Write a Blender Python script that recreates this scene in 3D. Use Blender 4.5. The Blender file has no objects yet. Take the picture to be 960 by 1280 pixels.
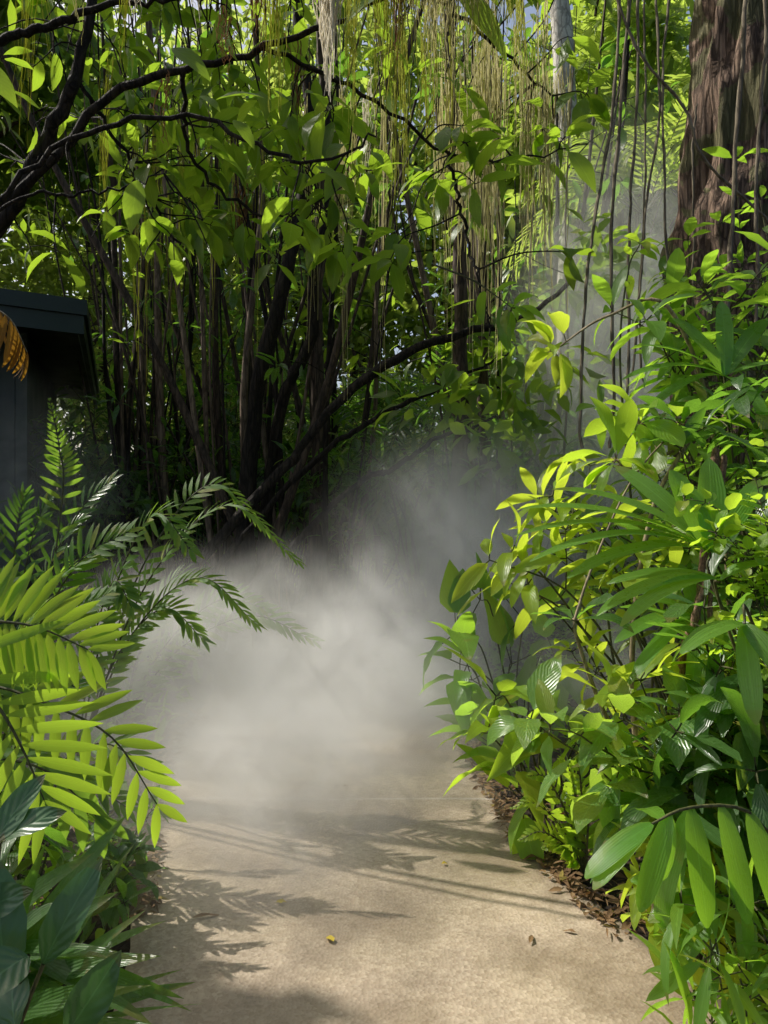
import bpy, math, random
import numpy as np
from mathutils import Vector, noise

SEED = 11
rng = np.random.default_rng(SEED)
random.seed(SEED)
scn = bpy.context.scene
COL = scn.collection
F = 924.0
CAMZ = 1.6
V3 = lambda *a: np.array(a, float)


def A(px, py, Y):
    """a place of the garden given as bearing in the 960x1280 photograph and distance in metres"""
    return V3((px - 480) / F * Y, Y, CAMZ - (py - 640) / F * Y)


def unit(v):
    v = np.asarray(v, float)
    n = np.linalg.norm(v, axis=-1, keepdims=True)
    return v / np.maximum(n, 1e-9)


SUN = unit(V3(-0.61, 0.32, 0.72))      # towards the sun

# ------------------------------------------------------------------ mesh building
class MB:
    def __init__(self):
        self.v, self.f, self.m, self.uv, self.n = [], [], [], [], 0

    def grid(self, P, UV, mat):
        """P (n,R,C,3) many grids of quads; UV (n,R,C,2)"""
        n, R, C, _ = P.shape
        idx = np.arange(R * C).reshape(R, C)
        q = np.stack([idx[:-1, :-1], idx[1:, :-1], idx[1:, 1:], idx[:-1, 1:]], -1).reshape(-1, 4)
        F_ = (q[None] + (np.arange(n) * R * C)[:, None, None]).reshape(-1, 4) + self.n
        self.v.append(P.reshape(-1, 3)); self.f.append(F_)
        self.m.append(np.full(len(F_), mat, np.int32))
        self.uv.append(np.broadcast_to(UV, (n, R, C, 2)).reshape(-1, 2))
        self.n += n * R * C

    def quads(self, verts, faces, mat=0):
        verts = np.asarray(verts, float); faces = np.asarray(faces, int)
        self.v.append(verts); self.f.append(faces + self.n); self.m.append(np.full(len(faces), mat, np.int32))
        self.uv.append(np.zeros((len(verts), 2))); self.n += len(verts)

    def build(self, name, mats, parent=None, base=(0, 0, 0), smooth=True):
        me = bpy.data.meshes.new(name)
        v = np.concatenate(self.v) - np.asarray(base, float); f = np.concatenate(self.f)
        me.vertices.add(len(v)); me.vertices.foreach_set('co', v.ravel().astype(np.float32))
        me.loops.add(f.size); me.loops.foreach_set('vertex_index', f.ravel().astype(np.int32))
        me.polygons.add(len(f))
        me.polygons.foreach_set('loop_start', np.arange(len(f), dtype=np.int32) * 4)
        me.polygons.foreach_set('loop_total', np.full(len(f), 4, np.int32))
        me.polygons.foreach_set('material_index', np.concatenate(self.m))
        me.polygons.foreach_set('use_smooth', np.full(len(f), smooth, bool))
        uv = np.concatenate(self.uv)[f.ravel()]
        me.uv_layers.new(name='UVMap').data.foreach_set('uv', uv.ravel().astype(np.float32))
        for m in (mats if isinstance(mats, (list, tuple)) else [mats]):
            me.materials.append(m)
        me.update(calc_edges=True)
        o = bpy.data.objects.new(name, me); COL.objects.link(o)
        if parent is None:
            o.location = base
        else:
            o.parent = parent
        return o


PROF = {
    'ovate': ([0, .04, .12, .3, .45, .65, .82, .93, 1], [.03, .22, .6, .96, 1, .8, .45, .17, 0]),
    'obovate': ([0, .05, .2, .45, .65, .82, .93, 1], [.04, .14, .42, .85, 1, .8, .42, 0]),
    'lance': ([0, .06, .25, .5, .75, .92, 1], [.06, .35, .85, 1, .7, .28, 0]),
    'strap': ([0, .08, .3, .6, .85, .96, 1], [.25, .6, .95, 1, .75, .4, .12]),
    'grass': ([0, .1, .5, .85, 1], [.6, .9, 1, .5, 0]),
    'heart': ([0, .03, .1, .25, .45, .68, .86, .95, 1], [.35, .78, 1, 1, .82, .52, .24, .08, 0]),
    'round': ([0, .06, .2, .5, .8, .95, 1], [.1, .5, .85, 1, .8, .4, .05]),
}


def leaves(mb, O, D, N, L, W, droop=.5, fold=.2, rows=7, prof='ovate', mat=0, wave=0., twist=0.):
    O = np.atleast_2d(O).astype(float); n = len(O)
    if n == 0: return
    bc = lambda x: np.broadcast_to(np.asarray(x, float), (n,)).copy()
    L, W, droop, fold = bc(L), bc(W), bc(droop), bc(fold)
    D = unit(np.broadcast_to(D, (n, 3))); N = np.broadcast_to(N, (n, 3)).astype(float)
    S = np.cross(D, N); bad = np.linalg.norm(S, axis=1) < 1e-4
    if bad.any(): S[bad] = np.cross(D[bad], V3(.3, .8, .52))
    S = unit(S); N = np.cross(S, D)
    t = np.linspace(0, 1, rows) ** .95
    th = droop[:, None] * t[None]
    dt = np.diff(t)[None]
    c = np.concatenate([np.zeros((n, 1)), np.cumsum((np.cos(th[:, 1:]) + np.cos(th[:, :-1])) / 2 * dt, 1)], 1)
    s = np.concatenate([np.zeros((n, 1)), np.cumsum((np.sin(th[:, 1:]) + np.sin(th[:, :-1])) / 2 * dt, 1)], 1)
    P = O[:, None] + D[:, None] * (L[:, None] * c)[..., None] - N[:, None] * (L[:, None] * s)[..., None]
    NN = N[:, None] * np.cos(th)[..., None] + D[:, None] * np.sin(th)[..., None]
    SS = np.broadcast_to(S[:, None], P.shape)
    if twist:
        a = (rng.normal(0, twist, n)[:, None] * t[None])[..., None]
        SS, NN = SS * np.cos(a) + NN * np.sin(a), NN * np.cos(a) - SS * np.sin(a)
    w = np.interp(t, *PROF[prof])[None] * (W[:, None] / 2)
    cf, sf = np.cos(fold)[:, None], np.sin(fold)[:, None]
    out = SS * (w * cf)[..., None]; upv = NN * (w * sf)[..., None]
    wl = wr = 0
    if wave:
        ph = rng.uniform(0, 6.28, (2, n))[..., None]
        fr = rng.uniform(8, 15, n)[:, None]
        wl = NN * (w * wave * np.sin(fr * t + ph[0]))[..., None]
        wr = NN * (w * wave * np.sin(fr * t + ph[1]))[..., None]
    G = np.stack([P + out + upv + wl, P, P - out + upv + wr], 2)
    UV = np.stack(np.broadcast_arrays(np.array([0, .5, 1.])[None], t[:, None]), -1)[None]
    mb.grid(G, UV, mat)


def spline(pts, n=20):
    """Catmull-Rom through pts"""
    p = np.asarray(pts, float)
    if len(p) == 2: return p[0] + (p[1] - p[0]) * np.linspace(0, 1, n)[:, None]
    q = np.vstack([2 * p[0] - p[1], p, 2 * p[-1] - p[-2]])
    u = np.linspace(0, len(p) - 1 - 1e-6, n); i = u.astype(int); f = (u - i)[:, None]
    a, b, c, d = q[i], q[i + 1], q[i + 2], q[i + 3]
    return .5 * (2 * b + (c - a) * f + (2 * a - 5 * b + 4 * c - d) * f ** 2 + (3 * b - a - 3 * c + d) * f ** 3)


def tangents(p):
    return unit(np.gradient(p, axis=0))


def tube(mb, pts, r, sides=6, mat=0, bump=0., bfreq=3., ridge=0.):
    p = np.asarray(pts, float); n = len(p)
    r = np.broadcast_to(np.asarray(r, float), (n,)) if np.ndim(r) == 0 or len(np.atleast_1d(r)) == n else np.interp(np.linspace(0, 1, n), np.linspace(0, 1, len(r)), r)
    T = tangents(p)
    a = V3(1, 0, 0) if abs(T[:, 0]).mean() < .7 else V3(0, 1, 0)
    X = unit(np.cross(T, a)); Y = np.cross(T, X)
    ang = np.linspace(0, 2 * np.pi, sides + 1)
    ring = X[:, None] * np.cos(ang)[None, :, None] + Y[:, None] * np.sin(ang)[None, :, None]
    R = np.broadcast_to(r[:, None], (n, sides + 1)).copy()
    if bump:
        for i in range(n):
            for j in range(sides):
                q = p[i] * bfreq * .35 + ring[i, j] * bfreq * .6
                R[i, j] *= 1 + bump * noise.noise(Vector(q))
                if ridge:
                    g = Vector((ring[i, j, 0] * 7 + .5 * noise.noise(Vector(p[i] * 2)), ring[i, j, 1] * 7, p[i, 2] * .9))
                    R[i, j] *= 1 + ridge * (.35 - abs(noise.noise(g)) * 1.6 + .3 * noise.noise(g * 3))
        R[:, -1] = R[:, 0]
    G = p[:, None] + ring * R[..., None]
    ln = np.concatenate([[0], np.cumsum(np.linalg.norm(np.diff(p, axis=0), axis=1))])
    UV = np.stack(np.broadcast_arrays((ang / 6.2832)[None], ln[:, None]), -1)[None]
    mb.grid(G[None], UV, mat)


def box(mb, lo, hi, mat=0):
    (a, b, c), (d, e, f) = lo, hi
    v = [(a, b, c), (d, b, c), (d, e, c), (a, e, c), (a, b, f), (d, b, f), (d, e, f), (a, e, f)]
    mb.quads(v, [(0, 3, 2, 1), (4, 5, 6, 7), (0, 1, 5, 4), (1, 2, 6, 5), (2, 3, 7, 6), (3, 0, 4, 7)], mat)


def tag(o, label, cat, group=None, kind=None):
    o['label'] = label; o['category'] = cat
    if group: o['group'] = group
    if kind: o['kind'] = kind
    return o


def thing(name, label, cat, base, group=None):
    o = bpy.data.objects.new(name, None); COL.objects.link(o)
    o.location = base; o.empty_display_size = .1
    return tag(o, label, cat, group)


def dup(root, loc, rz, sc, label, group=None):
    r = root.copy(); COL.objects.link(r)
    r.location = loc; r.rotation_euler = (0, 0, rz); r.scale = (sc, sc, sc)
    r['label'] = label
    if group: r['group'] = group
    for ch in list(root.children):
        c = ch.copy(); COL.objects.link(c); c.parent = r
        for g in ch.children:
            d = g.copy(); COL.objects.link(d); d.parent = c
    return r

# ------------------------------------------------------------------ materials
def newmat(name):
    m = bpy.data.materials.new(name); m.use_nodes = True
    nt = m.node_tree; nt.nodes.clear()
    return m, nt, (lambda t, **k: mknode(nt, t, **k))


def mknode(nt, t, **k):
    nd = nt.nodes.new(t)
    for a, b in k.items(): setattr(nd, a, b)
    return nd


def mixcol(nt, fac, a, b, blend='MIX'):
    nd = nt.nodes.new('ShaderNodeMix'); nd.data_type = 'RGBA'; nd.blend_type = blend
    for s, x in ((0, fac), (6, a), (7, b)):
        if hasattr(x, 'links'): nt.links.new(x, nd.inputs[s])
        else: nd.inputs[s].default_value = x if s == 0 else (*x, 1)
    return nd.outputs[2]


def math_(nt, op, a, b=None, c=None):
    nd = nt.nodes.new('ShaderNodeMath'); nd.operation = op
    for s, x in enumerate((a, b, c)):
        if x is None: continue
        if hasattr(x, 'links'): nt.links.new(x, nd.inputs[s])
        else: nd.inputs[s].default_value = x
    return nd.outputs[0]


def leaf_mat(name, c1, c2, tc, tf=.45, rough=.38, spec=.5, veins=10, blotch=.25, speck=0.):
    m, nt, N = newmat(name); L = nt.links.new
    geo = N('ShaderNodeNewGeometry'); uv = N('ShaderNodeUVMap')
    sep = N('ShaderNodeSeparateXYZ'); L(uv.outputs[0], sep.inputs[0])
    rnd = geo.outputs['Random Per Island']
    base = mixcol(nt, rnd, c1, c2)
    ns = N('ShaderNodeTexNoise'); ns.inputs['Scale'].default_value = 9; ns.inputs['Detail'].default_value = 3
    L(geo.outputs['Position'], ns.inputs['Vector'])
    hi = [min(1, x * 1.5 + .004) for x in c2]; lo = [x * .55 for x in c1]
    base = mixcol(nt, math_(nt, 'MULTIPLY', ns.outputs[0], blotch), base, hi)
    base = mixcol(nt, math_(nt, 'MULTIPLY', math_(nt, 'GREATER_THAN', math_(nt, 'FRACT', math_(nt, 'MULTIPLY', rnd, 7.3)), .72), .55), base, lo)
    d = math_(nt, 'ABSOLUTE', math_(nt, 'SUBTRACT', sep.outputs[0], .5))
    rib = math_(nt, 'LESS_THAN', d, .022)
    sn = math_(nt, 'SINE', math_(nt, 'SUBTRACT', math_(nt, 'MULTIPLY', sep.outputs[1], veins * 6.28), math_(nt, 'MULTIPLY', d, veins * 5.)))
    if veins < 1: sn = math_(nt, 'SINE', math_(nt, 'MULTIPLY', sep.outputs[0], 6.283 * 9))
    vein = math_(nt, 'POWER', math_(nt, 'MULTIPLY_ADD', sn, .5, .5), 8)
    base = mixcol(nt, math_(nt, 'MULTIPLY', rib, .45), base, [x * 2.2 + .02 for x in c2])
    base = mixcol(nt, math_(nt, 'MULTIPLY', vein, .16), base, [x * 1.9 + .01 for x in c2])
    if speck:
        v = N('ShaderNodeTexVoronoi'); v.inputs['Scale'].default_value = 130
        L(geo.outputs['Position'], v.inputs['Vector'])
        base = mixcol(nt, math_(nt, 'MULTIPLY', math_(nt, 'LESS_THAN', v.outputs['Distance'], .32), speck), base, (.32, .42, .08))
    old = math_(nt, 'MULTIPLY', math_(nt, 'GREATER_THAN', math_(nt, 'FRACT', math_(nt, 'MULTIPLY', rnd, 13.7)), .7), math_(nt, 'GREATER_THAN', math_(nt, 'ADD', sep.outputs[1], math_(nt, 'MULTIPLY', ns.outputs[0], .25)), 1.0))
    base = mixcol(nt, math_(nt, 'MULTIPLY', math_(nt, 'GREATER_THAN', math_(nt, 'FRACT', math_(nt, 'MULTIPLY', rnd, 31.3)), .93), .6), base, (.30, .26, .03))
    spot = math_(nt, 'GREATER_THAN', ns.outputs[0], .69)
    base = mixcol(nt, math_(nt, 'MULTIPLY', math_(nt, 'MAXIMUM', old, spot), .6), base, (.16, .11, .035))
    p = N('ShaderNodeBsdfPrincipled')
    L(base, p.inputs['Base Color']); p.inputs['Specular IOR Level'].default_value = spec
    n2 = N('ShaderNodeTexNoise'); n2.inputs['Scale'].default_value = 40
    L(geo.outputs['Position'], n2.inputs['Vector'])
    L(math_(nt, 'MULTIPLY_ADD', n2.outputs[0], .3, rough - .15), p.inputs['Roughness'])
    bp = N('ShaderNodeBump'); bp.inputs['Strength'].default_value = .35; bp.inputs['Distance'].default_value = .004
    L(math_(nt, 'SUBTRACT', math_(nt, 'MULTIPLY', sn, .35), math_(nt, 'MULTIPLY', rib, 1.5)), bp.inputs['Height'])
    L(bp.outputs[0], p.inputs['Normal'])
    tr = N('ShaderNodeBsdfTranslucent')
    tcol = mixcol(nt, math_(nt, 'MULTIPLY', rnd, .6), tc, [x * .62 for x in tc])
    tcol = mixcol(nt, math_(nt, 'MULTIPLY', vein, .25), tcol, [x * .5 for x in tc])
    L(tcol, tr.inputs[0])
    mx = N('ShaderNodeMixShader'); mx.inputs[0].default_value = tf
    L(p.outputs[0], mx.inputs[1]); L(tr.outputs[0], mx.inputs[2])
    o = N('ShaderNodeOutputMaterial'); L(mx.outputs[0], o.inputs[0])
    return m


def bark_mat(name, c1, c2, sc=8., stretch=.25, rough=.85, bump=.5, moss=None, dist=.02):
    m, nt, N = newmat(name); L = nt.links.new
    geo = N('ShaderNodeNewGeometry'); mp = N('ShaderNodeMapping'); mp.inputs['Scale'].default_value = (sc, sc, sc * stretch)
    L(geo.outputs['Position'], mp.inputs[0])
    ns = N('ShaderNodeTexNoise'); ns.inputs['Scale'].default_value = 1; ns.inputs['Detail'].default_value = 8; ns.inputs['Roughness'].default_value = .65
    L(mp.outputs[0], ns.inputs['Vector'])
    vo = N('ShaderNodeTexVoronoi', feature='DISTANCE_TO_EDGE'); vo.inputs['Scale'].default_value = 1.3
    nv = N('ShaderNodeVectorMath'); L(mp.outputs[0], nv.inputs[0]); L(ns.outputs['Color'], nv.inputs[1]); L(nv.outputs[0], vo.inputs['Vector'])
    r = N('ShaderNodeValToRGB'); r.color_ramp.elements[0].position = .32; r.color_ramp.elements[1].position = .7
    r.color_ramp.elements[0].color = (*c1, 1); r.color_ramp.elements[1].color = (*c2, 1); L(ns.outputs[0], r.inputs[0])
    crack = math_(nt, 'MULTIPLY', math_(nt, 'LESS_THAN', vo.outputs[0], .09), .5)
    col = mixcol(nt, crack, r.outputs[0], [x * .3 for x in c1])
    if moss:
        n3 = N('ShaderNodeTexNoise'); n3.inputs['Scale'].default_value = 2.2; n3.inputs['Detail'].default_value = 5
        L(geo.outputs['Position'], n3.inputs['Vector'])
        col = mixcol(nt, math_(nt, 'MULTIPLY', math_(nt, 'GREATER_THAN', n3.outputs[0], .53), .7), col, moss)
    p = N('ShaderNodeBsdfPrincipled'); L(col, p.inputs['Base Color']); p.inputs['Roughness'].default_value = rough
    p.inputs['Specular IOR Level'].default_value = .3
    b = N('ShaderNodeBump'); b.inputs['Strength'].default_value = bump; b.inputs['Distance'].default_value = dist
    L(math_(nt, 'ADD', ns.outputs[0], math_(nt, 'MULTIPLY', math_(nt, 'MINIMUM', vo.outputs[0], .2), 3)), b.inputs['Height']); L(b.outputs[0], p.inputs['Normal'])
    o = N('ShaderNodeOutputMaterial'); L(p.outputs[0], o.inputs[0])
    return m


def root_mat(name, c1, c2, tc):
    m, nt, N = newmat(name); L = nt.links.new
    geo = N('ShaderNodeNewGeometry')
    col = mixcol(nt, geo.outputs['Random Per Island'], c1, c2)
    d = N('ShaderNodeBsdfDiffuse'); L(col, d.inputs[0])
    t = N('ShaderNodeBsdfTranslucent'); t.inputs[0].default_value = (*tc, 1)
    mx = N('ShaderNodeMixShader'); mx.inputs[0].default_value = .45
    L(d.outputs[0], mx.inputs[1]); L(t.outputs[0], mx.inputs[2])
    o = N('ShaderNodeOutputMaterial'); L(mx.outputs[0], o.inputs[0])
    return m


def path_mat():
    m, nt, N = newmat('worn_concrete'); L = nt.links.new
    geo = N('ShaderNodeNewGeometry'); pos = geo.outputs['Position']
    def nz(s, d=4, r=.6):
        x = N('ShaderNodeTexNoise'); x.inputs['Scale'].default_value = s; x.inputs['Detail'].default_value = d; x.inputs['Roughness'].default_value = r
        L(pos, x.inputs['Vector']); return x.outputs[0]
    big, mid, fine = nz(.9, 5), nz(5, 6), nz(95, 3, .7)
    col = mixcol(nt, mid, (.22, .165, .105), (.58, .455, .315))
    mr = N('ShaderNodeMapRange'); mr.inputs[1].default_value = .42; mr.inputs[2].default_value = .66; L(big, mr.inputs[0])
    col = mixcol(nt, math_(nt, 'MULTIPLY', mr.outputs[0], .75), col, (.36, .29, .16))
    v = N('ShaderNodeTexVoronoi'); v.inputs['Scale'].default_value = 75; L(pos, v.inputs['Vector'])
    peb = N('ShaderNodeSeparateColor'); L(v.outputs['Color'], peb.inputs[0])
    col = mixcol(nt, .24, col, mixcol(nt, peb.outputs[0], (.20, .16, .125), (.80, .70, .56)))
    col = mixcol(nt, math_(nt, 'MULTIPLY', math_(nt, 'GREATER_THAN', fine, .61), .35), col, (.16, .125, .09))
    sp = N('ShaderNodeSeparateXYZ'); L(pos, sp.inputs[0])
    # control joints across the path and darker damp margins
    yy = math_(nt, 'ADD', sp.outputs[1], math_(nt, 'MULTIPLY', math_(nt, 'SUBTRACT', mid, .5), .03))
    jt = math_(nt, 'LESS_THAN', math_(nt, 'ABSOLUTE', math_(nt, 'SUBTRACT', math_(nt, 'MODULO', math_(nt, 'SUBTRACT', yy, .98), 3.), 0.03)), .011)
    col = mixcol(nt, math_(nt, 'MULTIPLY', jt, .55), col, (.6, .55, .48))
    st = N('ShaderNodeMapRange'); st.inputs[1].default_value = .50; st.inputs[2].default_value = .72; L(nz(2.6, 7, .7), st.inputs[0])
    col = mixcol(nt, math_(nt, 'MULTIPLY', st.outputs[0], .6), col, (.17, .13, .09))
    wet = N('ShaderNodeMapRange'); wet.inputs[1].default_value = .44; wet.inputs[2].default_value = .6; L(nz(1.7, 4), wet.inputs[0])
    p = N('ShaderNodeBsdfPrincipled')
    col = mixcol(nt, math_(nt, 'MULTIPLY', wet.outputs[0], .55), col, (.17, .125, .085))
    L(col, p.inputs['Base Color'])
    L(math_(nt, 'MULTIPLY_ADD', wet.outputs[0], -.42, .74), p.inputs['Roughness'])
    b = N('ShaderNodeBump'); b.inputs['Strength'].default_value = .45; b.inputs['Distance'].default_value = .005
    L(math_(nt, 'ADD', math_(nt, 'MULTIPLY', v.outputs['Distance'], .9), math_(nt, 'MULTIPLY', mid, 2.)), b.inputs['Height']); L(b.outputs[0], p.inputs['Normal'])
    o = N('ShaderNodeOutputMaterial'); L(p.outputs[0], o.inputs[0])
    return m


def paint_mat(name, c, rough=.5):
    m, nt, N = newmat(name); L = nt.links.new
    geo = N('ShaderNodeNewGeometry'); mp = N('ShaderNodeMapping'); mp.inputs['Scale'].default_value = (3, 30, 30)
    L(geo.outputs['Position'], mp.inputs[0])
    ns = N('ShaderNodeTexNoise'); ns.inputs['Scale'].default_value = 1; ns.inputs['Detail'].default_value = 6; L(mp.outputs[0], ns.inputs['Vector'])
    n2 = N('ShaderNodeTexNoise'); n2.inputs['Scale'].default_value = 3; n2.inputs['Detail'].default_value = 5; L(geo.outputs['Position'], n2.inputs['Vector'])
    col = mixcol(nt, n2.outputs[0], [x * .6 for x in c], [x * 1.5 for x in c])
    p = N('ShaderNodeBsdfPrincipled'); L(col, p.inputs['Base Color'])
    L(math_(nt, 'MULTIPLY_ADD', n2.outputs[0], .4, rough - .2), p.inputs['Roughness'])
    b = N('ShaderNodeBump'); b.inputs['Strength'].default_value = .3; b.inputs['Distance'].default_value = .004
    L(ns.outputs[0], b.inputs['Height']); L(b.outputs[0], p.inputs['Normal'])
    o = N('ShaderNodeOutputMaterial'); L(p.outputs[0], o.inputs[0])
    return m


def mist_mat(name, dens, sc=1.1, thr=(.33, .72), low=.0, color=(.995, .98, .945), g=.3):
    m, nt, N = newmat(name); L = nt.links.new
    tc = N('ShaderNodeTexCoord'); geo = N('ShaderNodeNewGeometry')
    ln = N('ShaderNodeVectorMath', operation='LENGTH'); L(tc.outputs['Object'], ln.inputs[0])
    mr = N('ShaderNodeMapRange', interpolation_type='SMOOTHSTEP'); L(ln.outputs['Value'], mr.inputs[0])
    mr.inputs[1].default_value = .97; mr.inputs[2].default_value = .15; mr.inputs[3].default_value = 0; mr.inputs[4].default_value = 1
    ns = N('ShaderNodeTexNoise'); ns.inputs['Scale'].default_value = sc; ns.inputs['Detail'].default_value = 5; ns.inputs['Distortion'].default_value = 1.
    L(geo.outputs['Position'], ns.inputs['Vector'])
    m2 = N('ShaderNodeMapRange'); m2.inputs[1].default_value = thr[0]; m2.inputs[2].default_value = thr[1]; m2.inputs[3].default_value = low; m2.inputs[4].default_value = 1
    L(ns.outputs[0], m2.inputs[0])
    n3 = N('ShaderNodeTexNoise'); n3.inputs['Scale'].default_value = sc * 3.1; n3.inputs['Detail'].default_value = 3; n3.inputs['Distortion'].default_value = 1.5
    L(geo.outputs['Position'], n3.inputs['Vector'])
    m3 = N('ShaderNodeMapRange'); m3.inputs[1].default_value = .36; m3.inputs[2].default_value = .64; m3.inputs[3].default_value = .25; m3.inputs[4].default_value = 1.35
    L(n3.outputs[0], m3.inputs[0])
    edge = math_(nt, 'POWER', mr.outputs[0], 1.6)
    d = math_(nt, 'MULTIPLY', math_(nt, 'MULTIPLY', math_(nt, 'MULTIPLY', edge, m2.outputs[0]), m3.outputs[0]), dens * 1.3)
    vs = N('ShaderNodeVolumeScatter'); vs.inputs['Color'].default_value = (*color, 1); vs.inputs['Anisotropy'].default_value = g
    L(d, vs.inputs['Density'])
    o = N('ShaderNodeOutputMaterial'); L(vs.outputs[0], o.inputs['Volume'])
    return m


M = dict(
    fern=leaf_mat('cycad_leaflet', (.06, .15, .016), (.10, .21, .024), (.66, .98, .06), .52, .36, veins=0.01),
    fernmid=leaf_mat('fern_leaflet', (.045, .115, .022), (.08, .165, .034), (.42, .72, .06), .46, .55, veins=0.01),
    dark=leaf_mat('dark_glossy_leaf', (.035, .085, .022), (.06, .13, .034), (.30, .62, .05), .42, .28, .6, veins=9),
    bluegreen=leaf_mat('blue_green_broad_leaf', (.05, .115, .045), (.075, .155, .06), (.12, .3, .05), .28, .33, .6, veins=5, blotch=.12),
    mid=leaf_mat('mid_green_leaf', (.06, .135, .02), (.10, .20, .03), (.54, .92, .06), .5, .36),
    bright=leaf_mat('bright_green_leaf', (.11, .22, .02), (.18, .30, .035), (.70, 1., .06), .55, .32),
    lime=leaf_mat('yellow_green_leaf', (.14, .24, .022), (.22, .33, .035), (.80, 1., .07), .55, .34),
    big=leaf_mat('large_canopy_leaf', (.055, .115, .014), (.10, .175, .022), (.52, .80, .05), .5, .42, .4, veins=7),
    strap=leaf_mat('ribbed_palm_leaf', (.07, .18, .026), (.12, .25, .036), (.50, .92, .05), .5, .3, .6, veins=0.01, blotch=.35),
    speck=leaf_mat('speckled_leaf', (.06, .15, .035), (.10, .21, .05), (.60, .90, .08), .48, .3, .6, speck=.4),
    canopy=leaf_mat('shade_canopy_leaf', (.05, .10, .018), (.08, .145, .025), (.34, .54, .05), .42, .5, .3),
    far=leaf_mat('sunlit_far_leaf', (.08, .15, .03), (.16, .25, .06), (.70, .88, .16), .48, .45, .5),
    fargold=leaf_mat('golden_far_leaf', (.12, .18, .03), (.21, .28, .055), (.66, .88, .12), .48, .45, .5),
    dead=leaf_mat('dead_palm_leaf', (.22, .10, .015), (.36, .17, .02), (.42, .22, .02), .4, .6, .3, veins=0.01),
    litter=leaf_mat('dry_leaf', (.13, .07, .03), (.30, .19, .09), (.2, .1, .03), .2, .7, .3),
    yellowleaf=leaf_mat('fallen_yellow_leaf', (.5, .38, .03), (.55, .42, .05), (.4, .3, .03), .2, .5, .3),
    stem=bark_mat('green_brown_stem', (.05, .06, .02), (.14, .13, .05), 30, .3, .6, .2, dist=.003),
    palestem=bark_mat('pale_stem', (.22, .17, .09), (.40, .33, .2), 30, .3, .6, .2, dist=.003),
    bark=bark_mat('dark_wet_bark', (.010, .008, .006), (.055, .042, .03), 14, .2, .85, .9, dist=.03),
    pole=bark_mat('brown_slender_bark', (.03, .022, .016), (.15, .105, .072), 16, .15, .8, .4),
    trunk=bark_mat('rough_red_brown_bark', (.085, .052, .036), (.42, .29, .205), 17, .13, .9, 1., moss=(.16, .17, .07), dist=.06),
    palepole=bark_mat('pale_brown_slender_bark', (.10, .07, .05), (.34, .25, .17), 16, .15, .8, .4),
    white=bark_mat('pale_trunk_bark', (.38, .35, .30), (.72, .69, .62), 6, .5, .8, .3),
    liana=bark_mat('grey_liana_bark', (.12, .095, .06), (.30, .25, .17), 20, .2, .8, .4, dist=.006),
    root=root_mat('hanging_root_fibre', (.38, .36, .17), (.70, .66, .42), (.85, .82, .45)),
    rootgreen=root_mat('green_hanging_root_fibre', (.25, .27, .05), (.46, .48, .12), (.75, .78, .15)),
    rootbrown=root_mat('brown_hanging_root_fibre', (.16, .09, .05), (.40, .24, .14), (.4, .24, .1)),
    rootwhite=root_mat('backlit_hanging_root_fibre', (.7, .65, .54), (.85, .82, .72), (.95, .9, .75)),  # near white: the backlit glow of these roots is put into the colour
    cane=bark_mat('scaly_cane_bark', (.16, .09, .05), (.38, .24, .15), 60, .6, .8, .6, dist=.006),
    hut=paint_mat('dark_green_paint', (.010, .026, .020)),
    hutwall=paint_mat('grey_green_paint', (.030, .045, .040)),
    hutdark=paint_mat('shade_black_soffit_paint', (.004, .006, .005)),  # near black: the shade under the overhang is put into the paint colour
    path=path_mat(),
    soil=bark_mat('dark_soil', (.018, .012, .008), (.07, .048, .03), 14, 1., .95, .8, dist=.03),
)

# ------------------------------------------------------------------ camera, light, world
cam = bpy.data.cameras.new('camera'); co = bpy.data.objects.new('camera', cam); COL.objects.link(co)
co.location = (0, 0, CAMZ); co.rotation_euler = (math.radians(90), 0, 0)
cam.sensor_fit = 'VERTICAL'; cam.angle_y = 2 * math.atan(640 / F); cam.clip_start = .05; cam.clip_end = 500
scn.camera = co
sun = bpy.data.lights.new('sun', 'SUN'); so = bpy.data.objects.new('sun', sun); COL.objects.link(so)
sun.energy = 5.0; sun.angle = math.radians(.4); sun.color = (1, .95, .86)
so.rotation_euler = Vector(SUN).to_track_quat('Z', 'Y').to_euler(); so.location = (-8, 2, 12)
w = bpy.data.worlds.new('World'); scn.world = w; w.use_nodes = True
wn = w.node_tree; bg = wn.nodes['Background']
sky = wn.nodes.new('ShaderNodeTexSky'); sky.sky_type = 'NISHITA'; sky.sun_disc = False
sky.sun_elevation = math.asin(SUN[2]); sky.sun_rotation = math.atan2(SUN[0], SUN[1])
sky.air_density = 1.; sky.dust_density = 4.5; sky.ozone_density = .4
wn.links.new(sky.outputs[0], bg.inputs[0]); bg.inputs[1].default_value = .15
scn.view_settings.view_transform = 'Standard'; scn.view_settings.look = 'None'; scn.view_settings.exposure = 0
cy = scn.cycles
cy.max_bounces = 10; cy.diffuse_bounces = 5; cy.glossy_bounces = 2; cy.transmission_bounces = 5; cy.volume_bounces = 4
cy.transparent_max_bounces = 8; cy.sample_clamp_indirect = 6; cy.use_denoising = True
cy.caustics_reflective = False; cy.caustics_refractive = False; cy.volume_step_rate = 2.; cy.volume_max_steps = 128

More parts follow.
